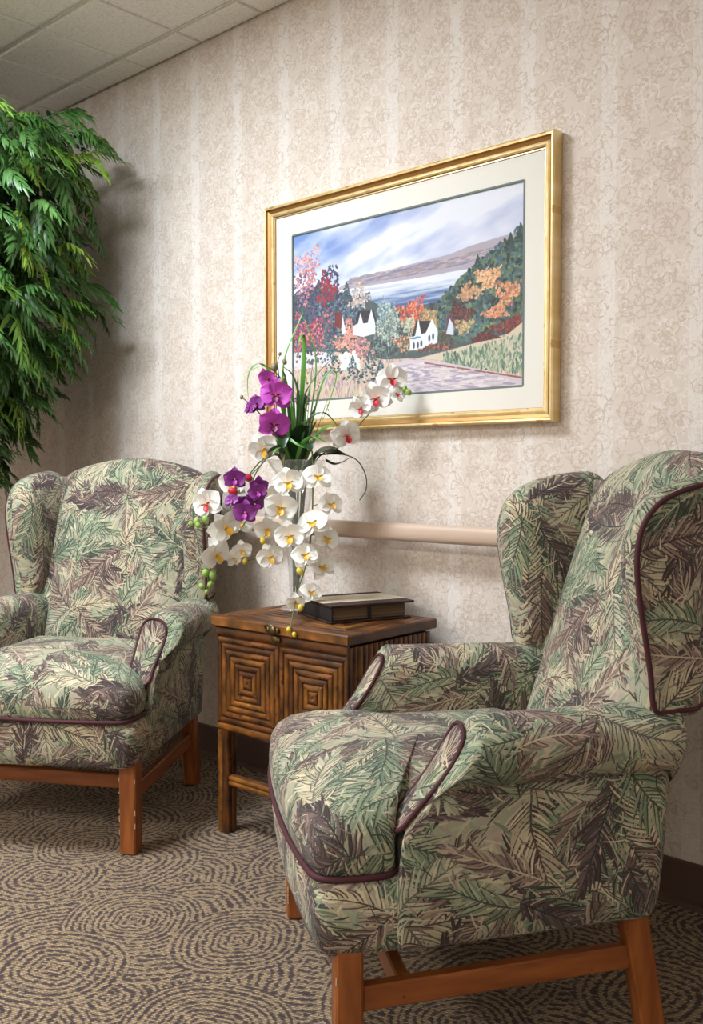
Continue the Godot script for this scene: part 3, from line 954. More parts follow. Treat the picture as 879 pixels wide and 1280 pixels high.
	for s in [-1, 1]:
		# rolled arm with its outer side panel
		st = begin()
		st.set_smooth_group(0)
		var cross := [Vector2(0.30, 0.238), Vector2(0.335, 0.236), Vector2(0.347, 0.246), Vector2(0.349, 0.33), Vector2(0.349, 0.42), Vector2(0.348, 0.488), Vector2(0.339, 0.513), Vector2(0.343, 0.5155), Vector2(0.364, 0.504), Vector2(0.382, 0.518), Vector2(0.397, 0.54), Vector2(0.399, 0.568), Vector2(0.386, 0.593), Vector2(0.36, 0.61), Vector2(0.33, 0.615), Vector2(0.302, 0.609), Vector2(0.281, 0.592), Vector2(0.27, 0.566), Vector2(0.267, 0.52), Vector2(0.266, 0.45), Vector2(0.266, 0.35), Vector2(0.268, 0.25)]
		rows = []
		for k in 19:
			var row := PackedVector3Array()
			var kk := clampf((k - 4) / 11.0, 0.0, 1.0)
			var shrink: float = [0.0, 0.6, 0.86, 0.965, 1.0, 1, 1, 1, 1, 1, 1, 1, 1, 1, 1, 1.0, 0.97, 0.88, 0.0][k]
			var push: float = [0.02, 0.02, 0.016, 0.008, 0.0, 0, 0, 0, 0, 0, 0, 0, 0, 0, 0, 0.0, 0.008, 0.012, 0.012][k]
			for q in cross:
				var m: Vector2 = Vector2(0.318, 0.45) + (q - Vector2(0.318, 0.45)) * shrink
				var z := lerpf(arm_back(m.y) - (push if k < 4 else 0.0), arm_front(m.y) + (push if k > 14 else 0.0), kk)
				var pinch := 0.038 * clampf((0.17 - z) / 0.47, 0.0, 1.0)
				row.append(Vector3(s * (m.x - pinch), m.y, z))
			rows.append(row)
		grid(st, rows, [], true, s > 0, Vector2(0.2 + 0.27 * s, 0.5))
		D["arm%d" % s] = done(st)
		# facing on the arm front, and the piping around it
		var fl := smooth_outline([Vector2(0.303, 0.596), Vector2(0.33, 0.588), Vector2(0.345, 0.566), Vector2(0.345, 0.53), Vector2(0.338, 0.495), Vector2(0.334, 0.465), Vector2(0.334, 0.442), Vector2(0.322, 0.43), Vector2(0.298, 0.426), Vector2(0.276, 0.43), Vector2(0.268, 0.45), Vector2(0.267, 0.49), Vector2(0.267, 0.54), Vector2(0.271, 0.575), Vector2(0.283, 0.591)], 3)
		st = begin()
		var place := func(a: float, b: float, h: float) -> Vector3: return Vector3(s * a, b, arm_front(b) + 0.0155 + h)
		pillow(st, fl, Vector2(0.302, 0.52), [Vector2(0, 0.012), Vector2(0.5, 0.011), Vector2(0.8, 0.009), Vector2(0.95, 0.005), Vector2(1, 0.0), Vector2(1, -0.02)], place, Vector2(0.1, 0.3 * s), 0.9)
		D["facing%d" % s] = done(st)
		st = begin()
		var loop := PackedVector3Array()
		for k in fl.size() + 1:
			var q := fl[k % fl.size()]
			loop.append(place.call(q.x, q.y, 0.004))
		add_tube(st, loop, 0.0042, 0.0042, 6, false)
		D["facing_welt%d" % s] = done(st)
		# wing
		var line := smooth_outline([Vector2(-0.252, 0.592), Vector2(-0.240, 0.66), Vector2(-0.227, 0.73), Vector2(-0.214, 0.80), Vector2(-0.207, 0.86), Vector2(-0.212, 0.915), Vector2(-0.232, 0.955), Vector2(-0.266, 0.983), Vector2(-0.32, 1.002), Vector2(-0.38, 1.012), Vector2(-0.43, 1.012), Vector2(-0.455, 0.985), Vector2(-0.432, 0.91), Vector2(-0.406, 0.81), Vector2(-0.378, 0.69), Vector2(-0.352, 0.6), Vector2(-0.30, 0.59)], 4)
		st = begin()
		var wing := func(a: float, b: float, h: float) -> Vector3:
			var flare := 0.10 * (a + 0.30) + 0.014 * (b - 0.8)
			return Vector3(s * (0.296 + h + flare - 0.004), b, a)
		pillow(st, line, Vector2(-0.32, 0.81), [Vector2(0, -0.044), Vector2(0.4, -0.043), Vector2(0.65, -0.04), Vector2(0.8, -0.034), Vector2(0.91, -0.022), Vector2(0.98, -0.004), Vector2(1.0, 0.014), Vector2(0.985, 0.03), Vector2(0.945, 0.040), Vector2(0.9, 0.041), Vector2(0.5, 0.042), Vector2(0, 0.042)], wing, Vector2(0.35 * s, 0.15), 1.1 * s)
		D["wing%d" % s] = done(st)
		st = begin()
		var edge := []
		for k in range(11 * 4, 11 * 4 + line.size() - 8):
			var q := line[(k + 16) % line.size()]
			q = Vector2(-0.32, 0.81) + (q - Vector2(-0.32, 0.81)) * 0.925
			edge.append(wing.call(q.x, q.y, 0.040))
		var ep := PackedVector3Array(edge)
		add_tube(st, ep, 0.0048, 0.0048, 6)
		D["wing_welt%d" % s] = done(st)
	return D

func build_chair(pos: Vector3, turn: float, label: String, D: Dictionary) -> void:
	var t := thing("wing_chair", label, "armchair", pos, turn, "palm-patterned wing chairs")
	part("seat_base", D.base, M.fabric, t)
	var cu := part("seat_cushion", D.cushion, M.fabric, t)
	part("piping", D.cushion_welt, M.welt, cu, Transform3D.IDENTITY, "burgundy piping")
	part("backrest", D.backrest, M.fabric, t)
	part("outer_back", D.outer_back, M.fabric, t)
	for s in [-1, 1]:
		var a := part("arm", D["arm%d" % s], M.fabric, t)
		var f := part("arm_facing", D["facing%d" % s], M.fabric, a)
		f.name = "arm_facing"
		part("piping", D["facing_welt%d" % s], M.welt, a, Transform3D.IDENTITY, "burgundy piping")
		var w := part("wing", D["wing%d" % s], M.fabric, t)
		part("piping", D["wing_welt%d" % s], M.welt, w, Transform3D.IDENTITY, "burgundy piping")
		# legs and rails of stained wood
		var fl := part("front_leg", box(Vector3(0.046, 0.25, 0.046), 0.004), M.wood, t, at(s * 0.318, 0.125, 0.272))
		rng.seed = 77 + s
		for k in 14:
			part("wear_mark", box(Vector3(0.002, rng.randf_range(0.004, 0.016), 0.002), 0.0004), M.wear, fl, at([-1, 1][k % 2] * 0.0222, rng.randf_range(-0.11, 0.08), 0.0222))
		part("rear_leg", box(Vector3(0.042, 0.26, 0.046), 0.004, Vector3(s * 0.01, 0, 0.05)), M.wood, t, at(s * 0.272, 0.13, -0.268))
		var st := begin()
		var a0 := Vector3(s * 0.318, 0.158, 0.25)
		var a1 := Vector3(s * 0.272, 0.158, -0.245)
		add_box(st, Vector3.ZERO, Vector3(0.024, 0.042, a0.distance_to(a1)), 0.003)
		part("side_stretcher", done(st), M.wood, t, Transform3D(Basis(Vector3.UP, atan2(a0.x - a1.x, a0.z - a1.z)), (a0 + a1) / 2))
	part("cross_stretcher", box(Vector3(0.60, 0.040, 0.024), 0.003), M.wood, t, at(0, 0.158, 0.175))

# ------------------------------------------------------------------ bamboo chest
# half-round strip along x, outer edge at +y; m0 and m1 mitre its two ends
func strip(length: float, w: float, h: float, m0 := 0.0, m1 := 0.0) -> ArrayMesh:
	var key := "strip%.4f_%.4f_%.4f_%.1f_%.1f" % [length, w, h, m0, m1]
	if cache.has(key):
		return cache[key]
	var st := begin()
	st.set_smooth_group(0)
	var prof := [Vector2(-0.49, 0.0), Vector2(-0.43, 0.62), Vector2(-0.22, 0.94), Vector2(0, 1.0), Vector2(0.22, 0.94), Vector2(0.43, 0.62), Vector2(0.49, 0.0)]
	var ends := [[], []]
	for q in prof:
		var y: float = q.x * w
		var cut := w / 2 - y
		ends[0].append(Vector3(-length / 2 + cut * m0 + 0.0003, y, q.y * h))
		ends[1].append(Vector3(length / 2 - cut * m1 - 0.0003, y, q.y * h))
	var o := Vector3(0, 0, h * 0.3)
	for k in prof.size() - 1:
		var p := [ends[0][k], ends[1][k], ends[1][k + 1], ends[0][k + 1]]
		tri_out(st, p[0], p[1], p[2], o, Vector2(p[0].x, p[0].y), Vector2(p[1].x, p[1].y), Vector2(p[2].x, p[2].y))
		tri_out(st, p[0], p[2], p[3], o, Vector2(p[0].x, p[0].y), Vector2(p[2].x, p[2].y), Vector2(p[3].x, p[3].y))
	st.set_smooth_group(-1)
	for e in 2:
		for k in range(1, prof.size() - 1):
			tri_out(st, ends[e][0], ends[e][k], ends[e][k + 1], o)
	cache[key] = done(st)
	return cache[key]

func bamboo() -> Material:
	return M.bamboo[rng.randi() % M.bamboo.size()]

# concentric rectangles of mitred strips, facing +z
func strip_panel(parent: Node3D, xf: Transform3D, w: float, h: float, sw: float, sh: float) -> void:
	var n := int(ceil(minf(w, h) / 2 / sw - 0.3))
	for k in n:
		var ww := w - 2 * k * sw
		var hh := h - 2 * k * sw
		var s := minf(sw, minf(ww, hh) / 2)
		for side in 4:
			var length := ww if side % 2 == 0 else hh
			var reach := (hh if side % 2 == 0 else ww) / 2 - s / 2
			var rot := Basis(Vector3(0, 0, 1), PI / 2 * side)
			part("bamboo_strip", strip(length, s, sh * rng.randf_range(0.9, 1.1) if k < 0 else sh, 1.0, 1.0), bamboo(), parent, xf * Transform3D(rot, rot * Vector3(0, reach, 0)))

func build_chest() -> void:
	rng.seed = 3
	var W := 0.513
	var Dp := 0.373
	var t := thing("bamboo_chest", "brown bamboo-strip chest on legs between the two wing chairs", "chest", Vector3(-2.0961, 0, 0.4644), deg_to_rad(2.0))
	var bx0 := 0.013
	var bw := W - 0.026
	var bd := Dp - 0.026
	# body
	var body := part("body", box(Vector3(bw - 0.012, 0.286, bd - 0.012), 0.002), M.chest_dark, t, at(W / 2, 0.434, -Dp / 2))
	var bo := body.position
	var fz := -0.013
	for i in 2:
		strip_panel(body, at(W / 2 + (i - 0.5) * bw / 2 - bo.x, 0.4335 - bo.y, fz - 0.008 - bo.z), bw / 2, 0.243, 0.0175, 0.008)
		strip_panel(body, Transform3D(Basis(Vector3.UP, PI), Vector3(W / 2 + (i - 0.5) * bw / 2 - bo.x, 0.4335 - bo.y, -Dp + 0.021 - bo.z)), bw / 2, 0.243, 0.0175, 0.008)
	part("bottom_rail", strip(bw, 0.021, 0.009), M.bamboo[0], body, at(W / 2 - bo.x, 0.3015 - bo.y, fz - 0.008 - bo.z))
	part("top_rail", strip(bw, 0.028, 0.010), M.bamboo[1], body, at(W / 2 - bo.x, 0.5705 - bo.y, fz - 0.006 - bo.z))
	var n := 17
	for s in [0, 1]:
		for k in n:
			var z := -0.013 - bd / n * (k + 0.5)
			var rot := Basis(Vector3.UP, PI / 2 if s == 1 else -PI / 2) * Basis(Vector3(0, 0, 1), PI / 2)
			part("side_slat", strip(0.286, bd / n, 0.006), bamboo(), body, Transform3D(rot, Vector3(bx0 + 0.005 if s == 0 else W - bx0 - 0.005, 0.434, z) - bo))
	# lid
	var lid := part("lid", box(Vector3(W - 0.016, 0.019, Dp - 0.016), 0.002), M.chest_dark, t, at(W / 2, 0.5985, -Dp / 2))
	var lo := lid.position
	for s in 4:
		var across := s % 2 == 0
		var rot := Basis(Vector3.UP, PI / 2 * s)
		var out: float = (Dp if across else W) / 2 - 0.0055
		part("lid_edge", box(Vector3(W - 0.001 if across else Dp - 0.001, 0.0265, 0.0105), 0.004), M.bamboo[[0, 3, 1, 2][s]], lid, Transform3D(rot, rot * Vector3(0, 0, out) + Vector3(0, -0.0005, 0)))
	strip_panel(lid, Transform3D(Basis(Vector3.RIGHT, -PI / 2), Vector3(0, 0.008, 0)), W - 0.016, Dp - 0.016, 0.0256, 0.0055)
	# legs: four posts of paired strips
	for sx in [0, 1]:
		for sz in [0, 1]:
			var px := bx0 + 0.0195 if sx == 0 else W - bx0 - 0.0195
			var pz := -0.013 - 0.0195 if sz == 0 else -Dp + 0.013 + 0.0195
			var leg := part("leg", box(Vector3(0.034, 0.292, 0.034), 0.002), M.chest_dark, t, at(px, 0.146, pz))
			for f in 4:
				var rot := Basis(Vector3.UP, PI / 2 * f)
				for k in 2:
					part("leg_strip", strip(0.29, 0.0185, 0.004), bamboo(), leg, Transform3D(rot * Basis(Vector3(0, 0, 1), PI / 2), rot * Vector3((k - 0.5) * 0.0185, 0, 0.0165)))
	for sz in [0, 1]:
		var pz := -0.0325 if sz == 0 else -Dp + 0.0325
		var r := part("stretcher", box(Vector3(W - 0.10, 0.024, 0.018), 0.002), M.chest_dark, t, at(W / 2, 0.15, pz))
		for k in 2:
			for f in [-1, 1]:
				part("stretcher_strip", strip(W - 0.102, 0.0135, 0.005), bamboo(), r, Transform3D(Basis(Vector3.UP, 0.0 if f > 0 else PI), Vector3(0, (k - 0.5) * 0.0135, f * 0.0085)))
		part("stretcher_cap", strip(W - 0.102, 0.018, 0.004), bamboo(), r, Transform3D(Basis(Vector3.RIGHT, -PI / 2), Vector3(0, 0.0115, 0)))
	# hasp
	var st := begin()
	lathe(st, [Vector2(0, 0.004), Vector2(0.005, 0.0036), Vector2(0.0085, 0.002), Vector2(0.009, 0)], 14)
	var boss := done(st)
	var face := Basis(Vector3.RIGHT, PI / 2)
	var hx := 0.253
	var l := part("latch", box(Vector3(0.03, 0.012, 0.003), 0.001), M.brass, t, Transform3D(Basis().scaled(Vector3(1.5, 1.35, 1.5)), Vector3(hx, 0.598, 0.003)), "small aged brass latch")
	part("boss", boss, M.brass, l, Transform3D(face, Vector3(0, 0, 0.0015)))
	for s in [-1, 1]:
		part("boss", boss, M.brass, l, Transform3D(face.scaled(Vector3(0.6, 0.6, 0.8)), Vector3(s * 0.011, 0, 0.0015)))
	st = begin()
	add_tube(st, smooth_path([Vector3(-0.011, 0.0, 0.004), Vector3(-0.012, 0.008, 0.008), Vector3(0, 0.012, 0.010), Vector3(0.012, 0.008, 0.008), Vector3(0.011, 0.0, 0.004)]), 0.0016, 0.0016, 6)
	part("bail", done(st), M.brass, l)
	var l2 := part("latch_plate", box(Vector3(0.024, 0.011, 0.003), 0.001), M.brass, t, Transform3D(Basis().scaled(Vector3(1.4, 1.3, 1.4)), Vector3(hx, 0.573, -0.007)))
	part("boss", boss, M.brass, l2, Transform3D(face, Vector3(0, 0, 0.0015)))
	part("boss", boss, M.brass, l2, Transform3D(face.scaled(Vector3(0.6, 0.6, 0.8)), Vector3(0.009, -0.001, 0.0015)))

func build_book() -> void:
	# stands on the lid: x along the page edge side, z along the spine side
	var chest := Transform3D(Basis(Vector3.UP, deg_to_rad(2.0)), Vector3(-2.0961, 0, 0.4644))
	var corner := chest * Vector3(0.358, 0.612, -0.108)
	var along := (chest.basis * Vector3(0.094, 0, -0.227)).normalized()
	var turn := atan2(-along.z, along.x)
	var t := thing("photo_album", "thick dark brown album with a pale linen band lying on the chest", "album", corner + Vector3(0, 0.0005, 0), turn)
	# local x: along the page edges (away to the right), local z: towards the viewer; body runs to -z
	var lx := 0.236
	var lz := 0.205
	var hh := 0.046
	part("back_cover", box(Vector3(lx + 0.01, 0.0045, lz + 0.008), 0.001), M.cover, t, at(lx / 2, 0.0023, -lz / 2 + 0.002))
	part("spine", box(Vector3(0.006, hh - 0.009, lz - 0.004), 0.002), M.spine, t, at(0.004, hh / 2, -lz / 2))
	part("page_block", box(Vector3(lx * 0.47, hh - 0.011, lz - 0.02), 0.001), M.pages, t, at(0.008 + lx * 0.235, hh / 2, -lz / 2 + 0.002))
	part("page_block", box(Vector3(lx * 0.46, hh - 0.011, lz - 0.02), 0.001), M.pages, t, at(lx * 0.745, hh / 2, -lz / 2 + 0.001))
	part("strap", box(Vector3(0.011, hh - 0.008, 0.004), 0.001), M.spine, t, at(lx * 0.5, hh / 2, -0.007))
	part("rear_edge", box(Vector3(lx - 0.01, hh - 0.009, 0.005), 0.001), M.spine, t, at(lx / 2, hh / 2, -lz + 0.006))
	var cv := part("front_cover", box(Vector3(lx + 0.018, 0.006, lz + 0.01), 0.0015), M.cover, t, at(lx / 2 + 0.006, hh - 0.001, -lz / 2 + 0.003))
	part("linen_band", box(Vector3(lx + 0.0185, 0.001, lz * 0.60), 0.0003), M.linen, cv, at(0, 0.0034, -0.004), "pale linen band")

# ------------------------------------------------------------------ orchids
var petal_wide: ArrayMesh
var petal_slim: ArrayMesh
var lip_mesh: ArrayMesh
var column_mesh: ArrayMesh
var bud_mesh: ArrayMesh

# a petal along +y of length 1, cupped
func petal(wide: float, point: float, cup: float, back: float) -> ArrayMesh:
	var st := begin()
	st.set_smooth_group(0)
	var rows := []
	for i in 8:
		var v := i / 7.0
		var w := wide * pow(sin(PI * clampf(pow(v, point) * 0.97 + 0.03, 0.0, 1.0)), 0.62) * 0.5
		var row := PackedVector3Array()
		for j in 7:
			var u := j / 3.0 - 1.0
			row.append(Vector3(u * w, v, cup * (u * u * w * 1.2) + back * v * v + 0.06 * sin(v * PI) + 0.02 * sin(u * 7.0 + v * 5.0) * v))
		rows.append(row)
	grid(st, rows)
	return done(st)

func flower_meshes() -> void:
	petal_wide = petal(1.3, 0.8, 0.22, -0.16)
	petal_slim = petal(0.82, 0.9, 0.28, -0.1)
	var st := begin()
	# three-lobed lip pointing forward
	st.set_smooth_group(0)
	for lobe in 3:
		var rows := []
		for i in 6:
			var v := i / 5.0
			var w := 0.2 * pow(sin(PI * clampf(v * 0.94 + 0.06, 0, 1)), 0.7)
			var row := PackedVector3Array()
			for j in 5:
				var u := j / 2.0 - 1.0
				var p := Vector3(u * w, -v * 0.42, 0.10 + 0.28 * sin(v * 1.9) + 0.1 * u * u)
				if lobe > 0:
					p = Vector3(u * w * 0.8, 0, 0.06) + Vector3((1 if lobe == 1 else -1) * v * 0.26, v * 0.12 - 0.03, 0.22 * v + 0.05 * u * u)
				row.append(p)
			rows.append(row)
		grid(st, rows)
	lip_mesh = done(st)
	st = begin()
	lathe(st, [Vector2(0, 0.24), Vector2(0.05, 0.22), Vector2(0.075, 0.14), Vector2(0.06, 0.0), Vector2(0.03, -0.12), Vector2(0.0, -0.16)], 8)
	column_mesh = done(st)
	st = begin()
	lathe(st, [Vector2(0, 1.0), Vector2(0.35, 0.9), Vector2(0.62, 0.6), Vector2(0.74, 0.1), Vector2(0.68, -0.35), Vector2(0.42, -0.75), Vector2(0, -0.9)], 10)
	bud_mesh = done(st)

func flower(parent: Node3D, p: Vector3, r: float, face: Basis, pm: Material, lm: Material, cm: Material) -> void:
	var f := part("flower", column_mesh, cm, parent, Transform3D(face * Basis(Vector3.RIGHT, PI / 2).scaled(Vector3.ONE * r), p))
	var inv := Basis(Vector3.RIGHT, -PI / 2)
	for k in 3:
		part("sepal", petal_slim, pm, f, Transform3D(inv * Basis(Vector3(0, 0, 1), [0.0, 2.2, -2.2][k] + rng.randf_range(-0.12, 0.12)) * Basis(Vector3.RIGHT, rng.randf_range(-0.15, 0.2)), Vector3(0, 0, 0)))
	for k in 2:
		part("petal", petal_wide, pm, f, Transform3D(inv * Basis(Vector3(0, 0, 1), [1.25, -1.25][k] + rng.randf_range(-0.12, 0.12)) * Basis(Vector3.RIGHT, rng.randf_range(-0.1, 0.3)), inv * Vector3(0, 0, 0.05)))
	part("lip", lip_mesh, lm, f, Transform3D(inv, Vector3.ZERO))

func facing(yaw_: float, pitch: float, roll: float) -> Basis:
	return Basis(Vector3.UP, deg_to_rad(yaw_)) * Basis(Vector3.RIGHT, deg_to_rad(pitch)) * Basis(Vector3(0, 0, 1), deg_to_rad(roll))

const VASE := Vector3(-1.972, 0.6175, 0.247)
const TURN := 42.7

func spray(called: String, label: String, path: Array, blooms: Array, buds: Array, pm: Material, lm: Material, cm: Material, bm: Material, sm: Material, tilt := Vector2.ZERO) -> Node3D:
	var t := thing(called, label, "flower", VASE, deg_to_rad(TURN), "silk orchid stems in the vase")
	var ctrl := []
	for p in path:
		ctrl.append(Vector3(p[0], p[1], p[2]))
	var line := smooth_path(ctrl, 8)
	var st := begin()
	add_tube(st, line, 0.0024, 0.0016, 6)
	part("stem", done(st), sm, t)
	for b in blooms:
		var p := Vector3(b[0], b[1], b[2])
		var near := line[0]
		for q in line:
			if q.distance_to(p) < near.distance_to(p):
				near = q
		var face := facing(rng.randf_range(-28, 28) + tilt.x, rng.randf_range(-12, 18) + tilt.y, rng.randf_range(-22, 22))
		if b.size() > 4:
			face = facing(b[4], b[5], b[6])
		st = begin()
		add_tube(st, smooth_path([near, (near + p) / 2 + Vector3(0, 0.006, -0.006), p - face.z * b[3] * 0.12], 4), 0.0013, 0.0011, 5)
		part("flower_stalk", done(st), sm, t)
		flower(t, p, b[3] * 1.08, face, pm, lm if b.size() < 8 else M[b[7]], cm)
	for b in buds:
		var p := Vector3(b[0], b[1], b[2])
		var near := line[0]
		for q in line:
			if q.distance_to(p) < near.distance_to(p):
				near = q
		st = begin()
		add_tube(st, PackedVector3Array([near, (near + p) / 2, p]), 0.0011, 0.0009, 5)
		part("bud_stalk", done(st), sm, t)
		part("bud", bud_mesh, bm, t, Transform3D(Basis(Vector3(0, 0, 1), rng.randf_range(-0.8, 0.8)).scaled(Vector3.ONE * b[3]), p))
	return t

func ribbon(st: SurfaceTool, line: PackedVector3Array, width: float, side: Vector3, fold := 0.3, belly := 0.3) -> void:
	st.set_smooth_group(0)
	var rows := []
	for i in line.size():
		var t := i / float(line.size() - 1)
		var w := width * (lerpf(0.55, 1.0, t / belly) if t < belly else pow(1.0 - (t - belly) / (1.0 - belly), 0.7)) / 2 + 0.0002
		var d := (line[mini(i + 1, line.size() - 1)] - line[maxi(i - 1, 0)]).normalized()
		var s := (side - d * side.dot(d)).normalized()
		var n := d.cross(s)
		rows.append(PackedVector3Array([line[i] - s * w + n * w * fold, line[i], line[i] + s * w + n * w * fold]))
	grid(st, rows)

func build_flowers() -> void:
	rng.seed = 12
	flower_meshes()
	# vase: tall flared glass on a foot
	var v := thing("glass_vase", "tall flared clear glass vase holding the orchids on the chest", "vase", VASE)
	var st := begin()
	lathe(st, [Vector2(0.0, 0.001), Vector2(0.046, 0.001), Vector2(0.048, 0.003), Vector2(0.044, 0.006), Vector2(0.018, 0.011), Vector2(0.013, 0.016)], 32)
	part("foot", done(st), M.vase, v)
	st = begin()
	lathe(st, [Vector2(0.013, 0.016), Vector2(0.019, 0.03), Vector2(0.022, 0.08), Vector2(0.026, 0.16), Vector2(0.034, 0.25), Vector2(0.046, 0.33), Vector2(0.062, 0.39), Vector2(0.084, 0.425), Vector2(0.0865, 0.427), Vector2(0.0845, 0.429), Vector2(0.06, 0.394), Vector2(0.0435, 0.332), Vector2(0.0315, 0.25), Vector2(0.0235, 0.16), Vector2(0.0195, 0.08), Vector2(0.016, 0.034), Vector2(0.0, 0.028)], 32)
	part("bowl", done(st), M.vase, v)
	# sprays, in the vase's own axes turned to face the room
	var m := Vector3(0, 0.40, 0)
	spray("orchid_stem", "magenta orchid stem with large blooms rising at the vase's left", [[0.0, 0.05, 0.0], [-0.005, 0.25, 0.005], [-0.02, 0.45, 0.03], [-0.035, 0.56, 0.04], [-0.045, 0.65, 0.04], [-0.05, 0.70, 0.045]],
		[[-0.051, 0.607, 0.072, 0.046, -5, 5, 0], [-0.057, 0.526, 0.078, 0.044, 8, 10, -8], [-0.074, 0.655, 0.055, 0.030, -30, 25, 10], [0.016, 0.599, -0.020, 0.020]],
		[[-0.058, 0.685, 0.05, 0.013], [-0.029, 0.701, 0.05, 0.009], [-0.033, 0.644, 0.085, 0.011], [-0.043, 0.724, 0.04, 0.006]], M.magenta, M.lip_plum, M.lip_orange, M.bud_brown, M.stem)
	spray("orchid_stem", "small violet orchid side stem left of the big magenta blooms", [[-0.005, 0.06, 0.004], [-0.015, 0.3, 0.005], [-0.05, 0.46, 0.03], [-0.09, 0.545, 0.04], [-0.14, 0.595, 0.035], [-0.152, 0.604, 0.03]],
		[[-0.108, 0.583, 0.05, 0.027, -20, 0, 10], [-0.127, 0.572, 0.045, 0.022, -50, -10, 0]], [[-0.152, 0.604, 0.03, 0.007]], M.purple, M.lip_plum, M.magenta, M.bud_brown, M.stem)
	spray("orchid_stem", "white orchid stem with red throats arching up to the right before the print", [[0.004, 0.06, 0.0], [0.015, 0.3, 0.005], [0.06, 0.43, 0.025], [0.13, 0.47, 0.035], [0.20, 0.55, 0.03], [0.265, 0.61, 0.03], [0.31, 0.622, 0.045]],
		[[0.141, 0.498, 0.06, 0.044, 25, 20, 20], [0.185, 0.574, 0.05, 0.036, -25, 25, 25], [0.228, 0.601, 0.055, 0.046, -20, 20, 15], [0.271, 0.652, 0.045, 0.043, 5, 0, 5], [0.286, 0.609, 0.055, 0.022, 10, -15, -20]],
		[[0.306, 0.625, 0.05, 0.011], [0.317, 0.616, 0.055, 0.011]], M.white_petal, M.lip_red, M.lip_orange, M.bud_green, M.stem)
	spray("orchid_stem", "white orchid strand with yellow throats hanging down the vase's front", [[0.0, 0.2, 0.004], [-0.01, 0.36, 0.02], [-0.025, 0.445, 0.08], [-0.03, 0.38, 0.10], [-0.03, 0.30, 0.11], [-0.03, 0.22, 0.11], [-0.06, 0.18, 0.10], [-0.085, 0.16, 0.10]],
		[[-0.014, 0.365, 0.125, 0.042, 0, 0, 10], [-0.036, 0.298, 0.135, 0.046, 8, 5, -10], [-0.009, 0.221, 0.135, 0.043, -8, 8, 10], [-0.073, 0.239, 0.115, 0.036, 5, 20, 0], [-0.066, 0.162, 0.115, 0.037, 10, 5, 20], [-0.062, 0.329, 0.10, 0.034, -10, 10, 15]],
		[[-0.084, 0.206, 0.13, 0.011], [-0.135, 0.150, 0.12, 0.010]], M.white_petal, M.lip_yellow, M.lip_yellow, M.bud_yellow, M.stem)
	spray("orchid_stem", "white orchid strand hanging at the right past the album, buds at its tip", [[0.01, 0.2, 0.004], [0.02, 0.38, 0.02], [0.045, 0.455, 0.07], [0.05, 0.40, 0.09], [0.05, 0.30, 0.10], [0.045, 0.21, 0.12], [0.03, 0.13, 0.14], [0.012, 0.075, 0.15], [0.005, 0.035, 0.19], [0.004, 0.022, 0.25], [0.0, -0.012, 0.292]],
		[[0.064, 0.378, 0.11, 0.041, 15, -25, 0], [0.099, 0.303, 0.10, 0.036, 25, -20, 10], [0.052, 0.252, 0.14, 0.044, -10, -30, 15], [0.086, 0.211, 0.11, 0.038, 30, -10, -20], [0.031, 0.168, 0.155, 0.037, 10, -20, 15], [0.073, 0.130, 0.12, 0.038, 35, -35, 10], [0.046, 0.064, 0.15, 0.033, 30, -40, 0], [0.006, 0.045, 0.17, 0.026, 0, 25, 0]],
		[[0.019, 0.127, 0.17, 0.012], [0.021, 0.031, 0.19, 0.011], [-0.004, -0.010, 0.294, 0.008], [0.011, -0.022, 0.298, 0.008]], M.white_petal, M.lip_yellow, M.lip_yellow, M.bud_yellow, M.stem)
	spray("orchid_stem", "white orchid cascade reaching left towards the wing chair, green buds below", [[-0.006, 0.2, 0.0], [-0.02, 0.38, 0.02], [-0.06, 0.452, 0.05], [-0.11, 0.41, 0.06], [-0.16, 0.33, 0.09], [-0.19, 0.26, 0.11], [-0.205, 0.20, 0.13], [-0.225, 0.13, 0.16], [-0.232, 0.075, 0.168]],
		[[-0.087, 0.460, 0.065, 0.044, -10, 30, 30], [-0.235, 0.308, 0.125, 0.044, -20, 10, 20, "lip_red"], [-0.188, 0.247, 0.135, 0.047, 30, 20, 40], [-0.214, 0.172, 0.155, 0.047, 55, 10, 20], [-0.142, 0.181, 0.12, 0.027, 5, 20, 10], [-0.171, 0.365, 0.075, 0.040, -15, 20, 0], [-0.170, 0.155, 0.10, 0.024, 40, -10, 0], [-0.15, 0.255, 0.09, 0.036, 10, 0, 0]],
		[[-0.235, 0.123, 0.17, 0.014], [-0.216, 0.116, 0.17, 0.014], [-0.223, 0.092, 0.17, 0.011], [-0.246, 0.086, 0.17, 0.010], [-0.233, 0.071, 0.17, 0.008], [-0.239, 0.265, 0.14, 0.012], [-0.263, 0.259, 0.14, 0.013], [-0.258, 0.250, 0.145, 0.010], [-0.278, 0.254, 0.14, 0.009]], M.white_petal, M.lip_yellow, M.lip_yellow, M.bud_green, M.stem)
	spray("orchid_stem", "small purple orchid strand drooping among the white blooms on the left", [[-0.004, 0.2, 0.008], [-0.02, 0.38, 0.03], [-0.055, 0.445, 0.08], [-0.10, 0.40, 0.11], [-0.12, 0.34, 0.125], [-0.115, 0.29, 0.14], [-0.15, 0.23, 0.14]],
		[[-0.159, 0.376, 0.13, 0.031, 0, 10, 0], [-0.094, 0.360, 0.135, 0.026, 10, 30, 0], [-0.097, 0.340, 0.145, 0.026, 10, 5, 20], [-0.128, 0.287, 0.165, 0.033, -5, 10, 0], [-0.108, 0.308, 0.13, 0.034, 30, 10, 40], [-0.168, 0.315, 0.135, 0.021, -10, -20, 0], [-0.142, 0.310, 0.135, 0.021, 30, 20, 30]],
		[[-0.157, 0.238, 0.14, 0.008]], M.purple, M.magenta, M.cream_petal, M.cream_petal, M.stem)
	# loose red blossoms behind the purple ones
	var rd := thing("blossom_sprig", "short sprig with two small red blossoms behind the purple orchids", "flower", VASE, deg_to_rad(TURN))
	st = begin()
